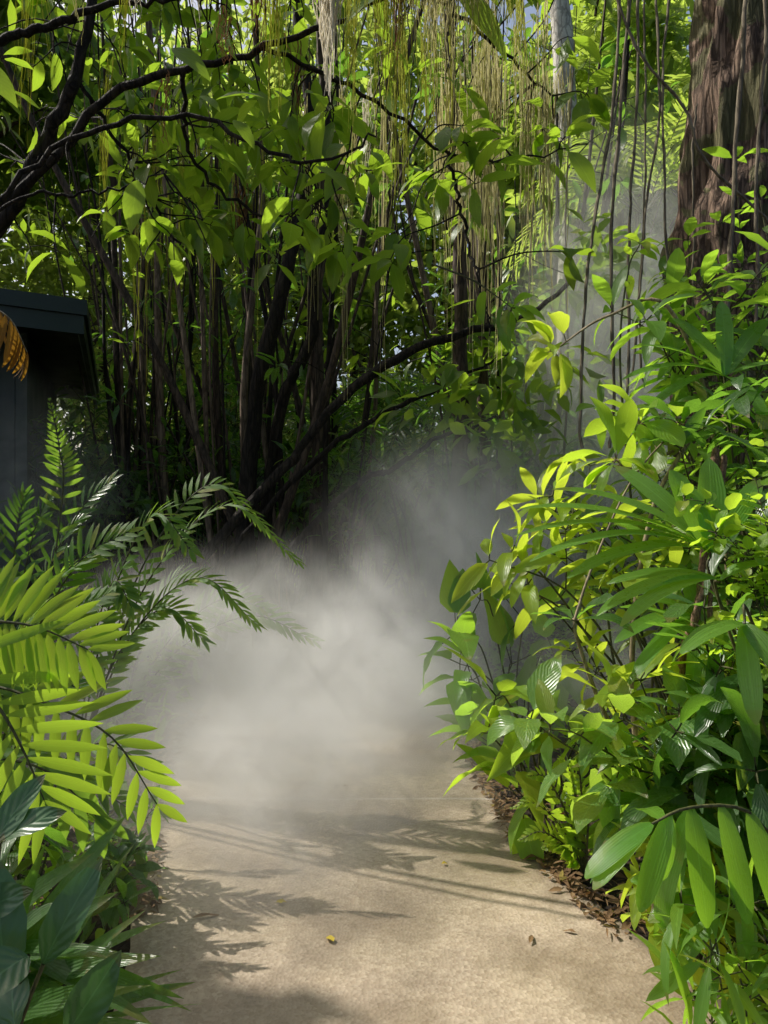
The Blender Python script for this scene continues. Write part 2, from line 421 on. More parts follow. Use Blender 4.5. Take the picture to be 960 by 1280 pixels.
# ------------------------------------------------------------------ openings left in the foliage to let sun onto chosen spots
HOLES = [(A(*q[:3]), q[3]) for q in [
    (430, 1190, 2.75, .20), (560, 1130, 3.0, .34), (470, 1060, 3.5, .30), (600, 1160, 2.84, .26), (330, 1180, 2.72, .16), (330, 1010, 4.0, .22), (540, 1030, 3.8, .3), (280, 975, 4.4, .26),
      (240, 830, 5.2, .2),
    (230, 1060, 3.1, .13), (285, 1120, 3.1, .06), (140, 560, 6.6, .10), (170, 560, 6.7, .05),
    (80, 790, 2.0, .28), (100, 960, 2.1, .2), (60, 900, 2.1, .2), (150, 640, 4.2, .25), (300, 640, 4.2, .25), (60, 660, 3.9, .3),
    (650, 460, 3.0, .25), (790, 540, 2.7, .3), (720, 780, 2.5, .35), (690, 690, 3.0, .4), (830, 600, 1.9, .26), (930, 660, 1.8, .4), (850, 740, 2.0, .25), (760, 640, 2.4, .4),
    (700, 920, 3.6, .3), (640, 900, 4.2, .3), (700, 1000, 3.2, .3), (790, 980, 2.2, .2), (850, 900, 2.2, .3), (850, 1050, 1.8, .3), (800, 1130, 2.0, .3), (880, 1130, 2.1, .25), (920, 1000, 1.9, .25),
    (780, 420, 3.0, .16), (860, 380, 3.0, .25), (640, 970, 3.8, .2),
    (410, 60, 4.3, .35), (340, 20, 4.4, .2), (330, 110, 4.4, .2), (240, 20, 4.4, .12), (100, 20, 4.4, .15), (560, 20, 4.8, .3), (640, 60, 5.0, .3), (320, 160, 4.5, .25),
    (570, 1110, 3.05, .55), (630, 1170, 2.75, .42), (490, 1045, 3.6, .5), (390, 1190, 2.65, .3), (330, 985, 4.2, .45), (700, 1170, 2.75, .3), (590, 1000, 4.0, .4), (450, 1120, 3.0, .3),
    (470, 50, 4.2, .45), (555, 80, 4.3, .5), (625, 80, 4.4, .5), (345, 80, 4.3, .35), (411, 50, 3.9, .5), (172, 20, 4.2, .2), (241, 20, 4.2, .2), (100, 40, 4.2, .2), (585, 300, 6.3, .45), (665, 280, 6.1, .45), (500, 200, 5.8, .4), (640, 150, 5.6, .5),
    (420, 915, 4.8, .68), (290, 830, 5.4, .34), (520, 925, 4.9, .45), (560, 820, 5.5, .18), (470, 960, 4.4, .4), (488, 700, 5.3, .13), (588, 685, 5.3, .15), (685, 670, 5.3, .10), (200, 720, 5.2, .35), (560, 1080, 3.2, .45), (640, 1180, 2.7, .35),
    (800, 900, 2.2, 1.1), (760, 650, 2.6, 1.), (860, 700, 1.9, .8), (880, 1100, 1.9, .7), (690, 780, 3.4, .55), (860, 420, 3.1, .5), (940, 200, 6.0, .7), (930, 60, 6.0, .5), (60, 850, 2.1, .45), (60, 680, 3.7, .45),
    (910, 260, 5.6, .28), (790, 300, 5.0, .2), (780, 60, 5.0, .25), (770, 450, 7.5, .6), (790, 250, 8., .6), (730, 540, 6.8, .3),
]]
for _ in range(60):
    c_ = A(rng.uniform(170, 620), rng.uniform(180, 560), rng.uniform(7.6, 9.5)); v_ = c_ - A(575, 690, 6.4)
    if np.linalg.norm(v_ - (v_ @ SUN) * SUN) > 1.25: HOLES.append((c_, rng.uniform(.14, .3)))
HP = np.array([h[0] for h in HOLES]); HR = np.array([h[1] for h in HOLES])


def shaded(P, slack=1.0):
    """True where a leaf at P does not stand between the sun and one of the openings"""
    P = np.atleast_2d(P); keep = np.ones(len(P), bool)
    for h, r in zip(HP, HR):
        v = P - h; al = v @ SUN
        d = np.linalg.norm(v - al[:, None] * SUN, axis=1)
        keep &= ~((al > .45) & (d < r * slack * rng.uniform(.85, 1.15, len(P))))
    return keep

# ------------------------------------------------------------------ setting
def sheet(name, size, z, mat, kind='structure', nseg=120):
    mb = MB(); g = np.linspace(-1, 1, nseg); g = np.sign(g) * np.abs(g) ** 2.2 * size
    X, Y = np.meshgrid(g, g + 6, indexing='ij')
    Z = np.zeros_like(X) + z
    for i in range(nseg):
        for j in range(nseg):
            x, y = X[i, j], Y[i, j]
            off = min(1, max(0, abs(x + .15) - 1.6) / 2)
            Z[i, j] += off * (.12 + .14 * noise.noise(Vector((x * .5, y * .5, 0))))
    P = np.stack([X, Y, Z], -1)[None]
    mb.grid(P.transpose(0, 2, 1, 3), np.zeros((1, nseg, nseg, 2)), 0)
    o = mb.build(name, mat); o['kind'] = kind
    return o
sheet('ground', 150, 0, M['soil'])

# the path: concrete slab 0.05 m high with slightly wavering edges, bending left in the mist
pl = np.array([(-.78, -3), (-.8, 1), (-.86, 2.4), (-1.08, 3.2), (-1.3, 4.1), (-1.45, 5), (-1.5, 6.5), (-2.1, 8.5), (-3.6, 11), (-6, 13)], float)
pr = np.array([(1.3, -3), (1.22, 1), (1.1, 2.3), (.86, 2.9), (.69, 3.6), (.62, 4.4), (.58, 5.2), (.4, 6.8), (-.2, 9), (-1.4, 11.6), (-4, 14.5)], float)
pl3 = spline(np.c_[pl, np.zeros(len(pl))], 160); pr3 = spline(np.c_[pr, np.zeros(len(pr))], 160)
for q, sg in ((pl3, -1), (pr3, 1)):
    for i in range(len(q)): q[i, 0] += .035 * noise.noise(Vector((q[i, 1] * 3, sg * 5, 0))) + .012 * noise.noise(Vector((q[i, 1] * 11, sg * 5, 0)))
mb = MB(); tt = np.linspace(0, 1, 24)[None, :, None]
top = pl3[:, None] * (1 - tt) + pr3[:, None] * tt; top[..., 2] = .045
for i in range(160):
    for j in range(24): top[i, j, 2] += .006 * noise.noise(Vector((top[i, j, 0] * 1.5, top[i, j, 1] * 1.5, 3)))
lo_l = top[:, :1].copy(); lo_l[..., 2] = -.1; lo_r = top[:, -1:].copy(); lo_r[..., 2] = -.1
mb.grid(np.concatenate([lo_l, top, lo_r], 1)[None][:, :, ::-1], np.zeros((1, 160, 26, 2)), 0)
o = mb.build('path', M['path']); o['kind'] = 'structure'

# ------------------------------------------------------------------ plant kits
UP = V3(0, 0, 1)


def rnd_dir(n, zlo=-1., zhi=1.):
    z = rng.uniform(zlo, zhi, n); a = rng.uniform(0, 6.2832, n); r = np.sqrt(np.maximum(0, 1 - z * z))
    return np.stack([r * np.cos(a), r * np.sin(a), z], 1)


def stem_leaves(ml, ms, path, n, L, W, prof, droop, start=.3, whorl=0, petiole=.15, rows=7, spread=.9, wave=.12, mat=0, smat=0, filt=False, up=.25):
    """alternate leaves along a stem path and a whorl at its tip, each on a petiole"""
    T = tangents(path); k = len(path)
    t = np.sort(rng.uniform(start, 1, n)); ph0 = rng.uniform(0, 6.28)
    pos = np.stack([np.interp(t * (k - 1), np.arange(k), path[:, i]) for i in range(3)], 1)
    tn = T[np.clip((t * (k - 1)).round().astype(int), 0, k - 1)]
    az = ph0 + np.arange(n) * 2.4
    if whorl:
        pos = np.vstack([pos, np.repeat(path[-1:], whorl, 0)]); tn = np.vstack([tn, np.repeat(T[-1:], whorl, 0)])
        az = np.concatenate([az, ph0 + np.arange(whorl) * 6.28 / whorl + rng.uniform(-.25, .25, whorl)])
    m = len(pos)
    if m == 0: return
    a = unit(np.cross(tn, V3(.21, .1, .97))); b = np.cross(tn, a)
    rad = a * np.cos(az)[:, None] + b * np.sin(az)[:, None]
    D = unit(rad * spread + tn * (1.1 - spread) + UP * up + rng.normal(0, .15, (m, 3)))
    Nn = UP + rad * .25 + rng.normal(0, .22, (m, 3))
    ls = L * rng.uniform(.65, 1.2, m)
    O = pos + D * (ls * petiole)[:, None]
    if filt:
        kp = shaded(O + D * (ls * .5)[:, None], .8) | (rng.uniform(0, 1, m) < .1)
        pos, O, D, Nn, ls = pos[kp], O[kp], D[kp], Nn[kp], ls[kp]; m = len(O)
        if m == 0: return
    leaves(ml, O, D, Nn, ls, ls * W / L * rng.uniform(.85, 1.15, m), rng.uniform(.4, 1.3, m) * droop, rng.uniform(.05, .4, m), rows, prof, mat, wave, .25)
    if ms is not None and petiole > .05:
        P = np.stack([pos, O], 1)
        off = np.array([[0, .5, -.87], [0, .5, .87], [0, -1, 0], [0, .5, -.87]])
        rr = .0018 + L * .006
        G = P[:, :, None] + (a[:m, None] * 0 + off[None, :, [1, 0, 2]] * rr)[:, None]
        ms.grid(G, np.zeros((1, 2, 4, 2)), smat)


def arch(base, tip, lift=.35, n=14, wob=.05):
    base, tip = np.asarray(base, float), np.asarray(tip, float)
    d = np.linalg.norm(tip - base)
    m1 = base * .62 + tip * .38 + UP * d * lift * .55 + rng.normal(0, wob * d, 3)
    m2 = base * .25 + tip * .75 + UP * d * lift * .5 + rng.normal(0, wob * d * .6, 3)
    return spline([base, m1, m2, tip], n)


def shrub(label, base, tips, lm, L, W, nl, prof='ovate', droop=.8, sm='stem', name='leafy_shrub', cat='shrub', group=None, whorl=4,
          r=.007, start=.3, lift=.25, subs=2, rows=7, petiole=.15, spread=.9, sublen=.35, filt=False, up=.25):
    root = thing(name, label, cat, base, group)
    ms, ml = MB(), MB()
    for tip in tips:
        p = arch(base + rng.normal(0, .04, 3) * V3(1, 1, 0), tip, lift)
        tube(ms, p, [r, r * .8, r * .35], 5)
        stem_leaves(ml, ms, p, nl, L, W, prof, droop, start, whorl, petiole, rows, spread, filt=filt, up=up)
        for s in range(subs):
            q = p[int(rng.uniform(.35, .95) * (len(p) - 1))]
            d = unit(rnd_dir(1, -.1, .8)[0] + unit(tip - base) * .5) * np.linalg.norm(tip - base) * sublen * rng.uniform(.6, 1.2)
            p2 = arch(q, q + d, .12, 8)
            tube(ms, p2, [r * .5, r * .25], 4)
            stem_leaves(ml, ms, p2, max(2, int(nl * .6)), L * .9, W * .9, prof, droop, .25, whorl, petiole, rows, spread, filt=filt, up=up)
    ms.build('stem', M[sm], root, base); ml.build('foliage', M[lm], root, base)
    return root


def dome(base, rx, ry, h, n, zmin=.35):
    a = rng.uniform(0, 6.28, n); rr = np.sqrt(rng.uniform(0, 1, n)); z = h * (zmin + (1 - zmin) * np.sqrt(1 - .75 * rr ** 2)) * rng.uniform(.75, 1.1, n)
    return np.asarray(base) + np.stack([rx * rr * np.cos(a), ry * rr * np.sin(a), z], 1)


def frond(parent, base, pts, n, L, W, lm, sm, ang=1.0, droop=.35, rows=6, prof='lance', lift=.15, start=.12, r=.006, name='frond', upv=UP, taper='sin', tip=True, npt=26, jit=.06, fold=.15, hang=0.):
    """a pinnate leaf: rachis through pts with n leaflets on each side"""
    p = spline(pts, npt); T = tangents(p); mb = MB()
    tube(mb, p, [r, r * .8, r * .3], 5, 1)
    t = np.linspace(start, 1. if tip else .95, n)
    for side in (-1, 1):
        tj = np.clip(t + rng.normal(0, .004, n), 0, 1)
        O = np.stack([np.interp(tj * (npt - 1), np.arange(npt), p[:, i]) for i in range(3)], 1)
        tn = unit(np.stack([np.interp(tj * (npt - 1), np.arange(npt), T[:, i]) for i in range(3)], 1))
        S = unit(np.cross(tn, upv)) * side
        U = unit(np.cross(np.cross(tn, upv), tn))
        aa = ang * (1 - .55 * t ** 2.5) + rng.normal(0, jit, n)
        D = S * np.sin(aa)[:, None] + tn * np.cos(aa)[:, None] + U * lift + rng.normal(0, jit * .6, (n, 3)) - UP * hang
        lt = {'sin': np.interp(t, [0, .15, .4, .75, 1], [.55, .85, 1, .85, .5]), 'flat': np.interp(t, [0, .1, .8, 1], [.75, 1, .95, .7]), 'tri': np.interp(t, [0, .15, .4, 1], [.7, 1, .95, .12])}[taper]
        ls = L * lt * rng.uniform(.92, 1.06, n)
        leaves(mb, O, D, U + S * .15, ls, W * lt ** .5, droop * rng.uniform(.6, 1.4, n), fold, rows, prof, 0, 0, .15)
    return mb.build(name, [M[lm], M[sm]], parent, np.array(parent.location))


def crown(mb, cen, rad, per, L, W, prof='ovate', rows=4, up=.6, filt=False, mat=0, hang=.2):
    """leaf clumps around the centres"""
    cen = np.atleast_2d(cen); n = len(cen) * per
    d = rnd_dir(n); rr = rng.uniform(.25, 1, n) ** .6
    rad = np.repeat(np.broadcast_to(rad, (len(cen),)), per)
    O = np.repeat(cen, per, 0) + d * (rad * rr)[:, None] * V3(1, 1, .75)
    D = unit(d + rng.normal(0, .5, (n, 3)) - UP * hang)
    N = UP * up + rng.normal(0, .4, (n, 3)) + d * .2
    if filt:
        k = shaded(O) & shaded(O + D * L * .45) & shaded(O + D * L * .9); O, D, N, n = O[k], D[k], N[k], int(k.sum())
    if n: leaves(mb, O, D, N, L * rng.uniform(.6, 1.2, n), W * rng.uniform(.7, 1.2, n), rng.uniform(.1, 1., n), rng.uniform(.05, .35, n), rows, prof, mat)


# ------------------------------------------------------------------ trees added sunward, mostly out of view, crowns shaped to cast shade
def added_shade_tree(label, base, h, y0, y1, count, gap):
    base = np.array(base, float)
    root = thing('added_shade_tree', label, 'tree', base, None)
    ms, ml = MB(), MB()
    topc = base + UP * h * .6 + V3(.3, 0, 0)
    tube(ms, spline([base - UP * .1, base + UP * h * .3 + rng.normal(0, .1, 3), topc], 16), [.34, .24, .2], 10, bump=.3)
    q_ = np.stack([rng.uniform(-3.2, 2.6, count), rng.uniform(y0, y1, count), np.full(count, 1.)], 1)
    cen = q_ + SUN * rng.uniform(9.5, 13.5, (count, 1))
    nz_ = np.array([noise.noise(Vector((c[0] * .9, c[1] * .9, 7.3))) for c in q_])
    dark_ = (np.abs(q_[:, 0] - .4) < 1.4) & (q_[:, 1] > 5.4) & (q_[:, 1] < 9.5)  # clumps kept here regardless of gaps, to shade the mist around the beams
    cen = cen[(nz_ > gap) | dark_]
    for i in range(30):
        e = cen[int(rng.integers(len(cen)))]
        lp = arch(topc - UP * rng.uniform(0, 1.2), e, .12, 24, .06)
        if shaded(lp, .8).all(): tube(ms, lp, [.09, .045, .012], 6)
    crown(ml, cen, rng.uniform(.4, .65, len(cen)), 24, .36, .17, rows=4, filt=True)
    ms.build('trunk', M['pole'], root, base); ml.build('crown', M['canopy'], root, base)
added_shade_tree('tree added out of view to shade the near end of the path', (-9.6, 2.6, 0), 12, -.5, 5.0, 360, -.20)
added_shade_tree('tree added behind the hut to shade the mist', (-12.5, 19.5, 0), 13, 5.0, 13.0, 640, -.20)

# ------------------------------------------------------------------ hut
hb = V3(-4.4, 9, 0)
hut = thing('garden_hut', 'dark green timber hut with a steep overhanging roof among the ferns', 'hut', hb)
hd = unit(V3(-.34, .94, 0)); hf = unit(V3(-.94, -.34, 0)); hc = A(105, 376, 7.5)
def obox(mb, d0, d1, f0, f1, z0, z1, rise=0.):
    v = []
    for z in (z0, z1):
        for d_, f_ in ((d0, f0), (d1, f0), (d1, f1), (d0, f1)):
            v.append(hc * V3(1, 1, 0) + hd * d_ + hf * f_ + UP * (z + f_ * rise))
    mb.quads(v, [(0, 3, 2, 1), (4, 5, 6, 7), (0, 1, 5, 4), (1, 2, 6, 5), (2, 3, 7, 6), (3, 0, 4, 7)])
H = hc[2]
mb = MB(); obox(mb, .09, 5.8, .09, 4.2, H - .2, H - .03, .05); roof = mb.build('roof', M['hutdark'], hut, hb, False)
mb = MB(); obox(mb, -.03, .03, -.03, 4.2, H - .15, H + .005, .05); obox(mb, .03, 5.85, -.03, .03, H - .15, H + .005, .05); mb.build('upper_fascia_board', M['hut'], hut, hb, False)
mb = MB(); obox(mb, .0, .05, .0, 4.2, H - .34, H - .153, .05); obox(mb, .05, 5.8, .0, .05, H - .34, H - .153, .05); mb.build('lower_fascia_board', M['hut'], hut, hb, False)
mb = MB()
for i in range(22): obox(mb, .92, .95, .74 + i * .155, .887 + i * .155, -.05, H - .15)
for i in range(28): obox(mb, 1.02 + i * .155, 1.167 + i * .155, .63, .66, -.05, H - .15)
obox(mb, .96, 5.4, .67, 4.0, -.05, H - .18); mb.build('boarded_wall', M['hutwall'], hut, hb, False)
mb = MB(); obox(mb, .9, 1.01, .615, .73, -.05, H - .14); mb.build('corner_post', M['hutwall'], hut, hb, False)

# dead palm frond hanging in front of the hut
b = A(-70, 380, 4.6)
dp = thing('dead_palm_frond', 'withered orange brown palm frond hanging in front of the hut roof', 'frond', b)
frond(dp, b, [b, A(-25, 380, 4.55), A(12, 398, 4.5), A(34, 440, 4.5)], 15, .36, .045, 'dead', 'palestem', .9, .9, 7, 'strap', -.1, hang=.5)

# ------------------------------------------------------------------ left: cycads, ferns and broad leaves
FR = dict(lm='fern', sm='stem')
b = V3(-1.45, 2.25, .0)
cy1 = thing('cycad', 'bright yellow green cycad with sunlit arching fronds beside the path', 'cycad', b)
q = lambda l, Y: [A(x, y, Y) for x, y in l]
tilt = lambda x, y, z: unit(V3(x, y, z))
frond(cy1, b, [b + UP * .5] + q([(-130, 800), (-50, 776), (0, 777), (50, 785), (110, 812)], 2.05), 18, .19, .037, 'fern', 'stem', 1.5, .15, 9, upv=tilt(.46, -.86, .12), taper='flat', lift=.02, start=.3, jit=.04)
frond(cy1, b, [b + UP * .4] + q([(-110, 880), (-20, 857), (60, 880), (140, 922), (196, 1005)], 2.2), 16, .18, .035, 'fern', 'stem', 1.4, .3, 9, upv=tilt(.45, -.85, .2), taper='flat', lift=0, start=.3, hang=.25, jit=.05)
frond(cy1, b, [b + UP * .3] + q([(-60, 830), (-5, 880), (30, 940), (55, 1000)], 1.95), 10, .24, .035, 'fern', 'stem', 1.25, .3, 9, upv=tilt(.6, -.76, .12), taper='flat', lift=.12, start=.35, jit=.05)
frond(cy1, b, [b + UP * .3] + q([(-90, 980), (-10, 950), (60, 965), (120, 1020)], 2.15), 10, .19, .045, 'fernmid', 'stem', .9, .6, 8, upv=tilt(.2, -.6, .8), taper='flat', lift=0, hang=.3)
frond(cy1, b, [b + UP * .5] + q([(-140, 740), (-80, 800), (-30, 850), (20, 880)], 2.3), 11, .19, .045, 'fernmid', 'stem', .9, .4, 8, upv=tilt(.3, -.6, .7), taper='flat')

def fern(label, base, tips, n=20, L=.2, W=.032, lm='fernmid', name='fern', cat='fern', lift=.45, upj=.25, **k):
    base = np.asarray(base, float); f = thing(name, label, cat, base)
    for tp in tips:
        tp = np.asarray(tp, float); d = tp - base
        m1 = base + d * .3 + UP * np.linalg.norm(d) * lift * .75; m2 = base + d * .68 + UP * np.linalg.norm(d) * lift * .8
        frond(f, base, [base, m1, m2, tp], n, L, W, lm, 'stem', upv=unit(UP + V3(.1, -.6, 0) + rng.normal(0, upj, 3)), **k)
    return f
b = V3(-1.75, 4.2, .15)
fern('green fern with long arching fronds reaching into the mist', b,
     q([(370, 700), (320, 780), (255, 800)], 4.2) + q([(165, 760), (240, 690)], 3.9) + q([(330, 660)], 4.6), 28, .17, .032, lift=.5, taper='sin', start=.2)
b = V3(-2.15, 4.4, .1)
fu = thing('upright_fern', 'single upright fern frond standing against the hut wall', 'fern', b)
frond(fu, b, [b, A(76, 640, 4.4), A(74, 560, 4.4), A(62, 500, 4.35)], 22, .15, .03, 'fernmid', 'stem', 1.15, .5, upv=tilt(.5, -.8, .2), start=.3, taper='tri')
b = V3(-2.0, 3.5, .1)
fern('broad green fern filling the bank below the hut wall', b,
     q([(110, 700), (10, 725), (160, 665)], 3.5) + q([(60, 760), (-40, 700)], 3.3) + q([(130, 745)], 3.7), 26, .19, .034, lift=.22, taper='sin', start=.15)
b = V3(-1.9, 5.4, .1)
fern('pale fern half swallowed by the mist behind the long fern', b, q([(330, 760), (240, 720), (390, 800), (200, 780)], 5.4), 22, .22, .04, lift=.3)
b = V3(-2.6, 5.0, .1)
fern('dark fern in shade at the foot of the hut post', b, q([(30, 620), (110, 640), (140, 600), (-20, 620), (60, 625)], 5.0), 20, .2, .035, lm='dark', lift=.2)
b = V3(-1.65, 3.0, .05)
fern('low fern under the sunlit cycad', b, q([(100, 860), (190, 960), (160, 1010), (40, 880)], 2.9), 18, .14, .028, lm='fernmid', lift=.35)

# broad leaved plant at the very front
def broadleaf(label, base, specs, lm, prof='ovate', name='broad_leaved_plant', cat='plant', wave=.12, sm='stem', rows=14):
    """specs: (leaf foot, leaf tip, width, face normal)"""
    base = np.asarray(base, float); r = thing(name, label, cat, base); ms = MB()
    for foot, tip, W, nrm in specs:
        foot, tip = np.asarray(foot), np.asarray(tip); d = tip - foot; L = np.linalg.norm(d)
        ml = MB(); dr = rng.uniform(.35, .7)
        D = unit(d) + unit(nrm) * math.tan(dr / 2) * .9
        leaves(ml, foot, D, nrm, L * 1.03, W, dr, rng.uniform(.15, .35), rows, prof, 0, wave, .35)
        lf = ml.build('leaf', M[lm], r, base)
        tube(ms, arch(base + rng.normal(0, .02, 3) * V3(1, 1, 0), foot, .1, 10), [.006, .0045], 5)
    ms.build('stem', M[sm], r, base)
    return r
n1 = V3(.15, -.75, .6)
b = V3(-.92, 1.52, 0)
broadleaf('dark blue green plant with large paddle leaves in the near corner', b, [
    (A(54, 1205, 1.5), A(124, 1075, 1.55), .085, n1), (A(8, 1230, 1.45), A(-5, 1075, 1.5), .10, V3(.3, -.9, .3)),
    (A(35, 1195, 1.4), A(-40, 1250, 1.3), .10, V3(0, -.5, .9)), (A(-10, 1060, 1.6), A(52, 968, 1.65), .07, V3(0, -.6, .8)),
    (A(0, 1050, 1.6), A(80, 1012, 1.6), .065, V3(0, -.4, .9)), (A(85, 1290, 1.5), A(148, 1195, 1.5), .09, V3(.4, -.7, .5)),
    (A(20, 1290, 1.4), A(20, 1190, 1.5), .09, V3(-.2, -.9, .4)), (A(-40, 1150, 1.5), A(30, 1110, 1.45), .08, V3(.2, -.6, .7))], 'bluegreen', 'lance')
b = V3(-1.12, 1.95, 0)
broadleaf('glossy dark plant with long pointed leaves spilling onto the path', b, [
    (b + V3(rng.uniform(-.05, .1), rng.uniform(-.1, .1), rng.uniform(.12, .45)), A(x, y, Y), W_, V3(rng.uniform(-.3, .5), -.5, .8))
    for x, y, Y, W_ in [(200, 1150, 2.0, .055), (225, 1245, 1.9, .055), (165, 1135, 1.9, .05), (190, 1190, 1.8, .06), (240, 1225, 2.1, .05), (150, 1180, 1.7, .06), (120, 1110, 1.9, .06),
                        (185, 1265, 1.75, .06), (110, 1250, 1.7, .07), (160, 1060, 2.1, .05), (140, 1020, 2.1, .06), (95, 1060, 1.8, .06), (40, 1100, 1.7, .06), (235, 1260, 2.0, .04), (215, 1205, 1.95, .045), (250, 1250, 1.9, .035), (130, 1220, 1.6, .06), (175, 1225, 1.7, .05), (205, 1280, 1.7, .05), (100, 1150, 1.7, .06), (70, 1120, 1.9, .06)]], 'dark', 'lance')
b = V3(-1.25, 2.35, .02)
shrub('dense low shrub of pointed green leaves under the cycad fronds', b, dome(b + V3(-.1, 0, 0), .36, .45, .62, 13), 'mid', .15, .05, 6, 'lance', .9, subs=2, whorl=3, lift=.1)
b = V3(-1.6, 1.9, .02)
shrub('shaded shrub of dark oval leaves in the near bank', b, dome(b, .5, .5, .8, 12), 'dark', .16, .07, 6, 'ovate', .8, subs=2, lift=.1)
b = V3(-1.05, 2.9, .02)
shrub('small dark plant at the shaded path edge under the fern', b, dome(b, .22, .4, .3, 9), 'dark', .11, .04, 5, 'lance', .9, subs=1, lift=.15)

# ------------------------------------------------------------------ right: the sunlit border
def palm_straps(label, base, sets, lm='strap', name='broad_leaflet_palm', cat='palm'):
    """sets: one frond each, (rachis points, [(foot t, tip, width, normal)])"""
    base = np.asarray(base, float); r = thing(name, label, cat, base)
    for pts, lf in sets:
        mb = MB(); p = spline(pts, 20); tube(mb, p, [.007, .005, .003], 5, 1)
        for t, tip, W, nrm, dr in lf:
            foot = p[int(round(t * 19))]; d = np.asarray(tip) - foot; L = np.linalg.norm(d)
            D = unit(d) + unit(nrm) * math.tan(dr / 2)
            leaves(mb, foot, D, nrm, L * (1 + dr * dr / 16), W, dr, rng.uniform(.1, .25), 14, 'strap', 0, .04, .12)
        mb.build('frond', [M[lm], M['stem']], r, base)
    return r
b = V3(1.28, 1.8, 0)
palm_straps('palm with broad ribbed leaflets drooping over the lower right path edge', b, [
    ([b + UP * .1, b + V3(.12, 0, .5), A(985, 1060, 1.75), A(930, 1012, 1.72), A(860, 1010, 1.68), A(815, 1030, 1.66)],
     [(1, A(732, 1098, 1.62), .052, V3(-.2, -.5, .9), .55), (.99, A(742, 1112, 1.6), .045, V3(-.3, -.4, .9), .5), (.92, A(800, 1140, 1.64), .052, V3(-.4, -.9, .2), .35), (.88, A(822, 1105, 1.78), .05, V3(-.3, -.9, .3), .35),
      (.78, A(884, 1160, 1.64), .055, V3(-.1, -1, .2), .3), (.66, A(935, 1155, 1.66), .052, V3(.1, -1, .2), .3), (.8, A(818, 1170, 1.9), .054, V3(-.5, -.7, .6), .5),
      (.6, A(975, 1150, 1.68), .06, V3(.1, -1, .2), .3), (.96, A(800, 1010, 1.9), .05, V3(-.2, -.4, .9), .4)]),
    ([b + UP * .1, b + V3(.15, .1, .4), A(960, 1130, 1.95), A(890, 1120, 1.95)],
     [(1, A(790, 1100, 1.95), .06, V3(0, -.5, .9), .7), (.95, A(812, 1150, 1.9), .06, V3(-.2, -.5, .8), .8), (.9, A(850, 1200, 1.85), .06, V3(-.2, -.5, .8), .8), (.8, A(930, 1220, 1.85), .06, V3(.1, -.6, .7), .8)]),
])
b = V3(1.2, 2.05, 0)
fc = A(888, 690, 1.92)
palm_straps('fan leaved palm with long straps arching over the sunlit shrubs', b, [
    ([b, b + V3(.02, 0, .7), fc + V3(.02, 0, -.12), fc],
     [(1, A(655, 622, 1.85), 0.062, V3(-.1, -.32, .95), .7), (1, A(700, 596, 1.95), 0.069, V3(-.1, -.32, .95), .75), (1, A(650, 655, 1.8), 0.048, V3(-.1, -.32, .95), .85), (1, A(668, 690, 1.75), 0.045, V3(-.1, -.32, .95), .9),
      (.98, A(712, 718, 1.75), 0.050, V3(-.1, -.32, .95), .8), (1, A(838, 588, 1.98), .075, V3(.15, -1, .25), .3), (1, A(886, 574, 2.0), .075, V3(-.1, -1, .25), .35), (1, A(770, 580, 2.1), .06, V3(-.1, -.6, .7), .6),
      (1, A(950, 600, 2.0), .06, V3(-.3, -.9, .3), .4)]),
    ([b, b + V3(.02, 0, .5), A(905, 770, 1.9), A(900, 725, 1.85)],
     [(1, A(748, 770, 1.75), 0.060, V3(-.1, -.32, .95), .9), (1, A(778, 783, 1.7), 0.053, V3(-.1, -.32, .95), .9), (.98, A(760, 730, 1.9), 0.050, V3(-.1, -.32, .95), .7), (1, A(960, 700, 1.8), 0.062, V3(-.1, -.32, .95), .8)]),
    ([b, b + V3(.05, -.1, .5), A(945, 790, 1.75), A(930, 780, 1.72)],
     [(1, A(852, 818, 1.65), 0.056, V3(-.1, -.32, .95), .8), (1, A(945, 905, 1.6), .05, V3(-.5, -.8, .2), .5), (1, A(990, 860, 1.6), .05, V3(-.2, -.8, .5), .6)]),
])

b = V3(1.5, 2.9, 0); fc = A(905, 470, 2.9)
palm_straps('second fan leaved palm with long straps in the shade under the trunk', b, [
    ([b, b + V3(-.02, 0, .9), fc + V3(.02, 0, -.2), fc], [(1, A(x_, y_, Y_), w_, V3(n_, -.45, .9), d_) for x_, y_, Y_, w_, n_, d_ in
      [(780, 470, 2.75, .06, -.1, .8), (800, 420, 2.85, .065, -.2, .7), (850, 390, 2.95, .07, -.2, .6), (905, 370, 3., .07, 0, .5), (960, 390, 3., .07, .2, .6), (1000, 450, 2.8, .06, .1, .7), (800, 530, 2.7, .055, -.1, .9), (960, 545, 2.6, .055, .1, .8)]]),
    ([b, b + V3(-.05, -.1, .6), A(880, 800, 2.6), A(870, 770, 2.55)], [(1, A(x_, y_, Y_), w_, V3(n_, -.45, .9), d_) for x_, y_, Y_, w_, n_, d_ in
      [(770, 800, 2.4, .055, -.1, .9), (785, 860, 2.35, .05, -.1, .9), (800, 740, 2.5, .055, -.2, .7), (850, 700, 2.6, .06, -.1, .6), (930, 720, 2.5, .055, .1, .7), (860, 900, 2.3, .05, 0, .8)]])])

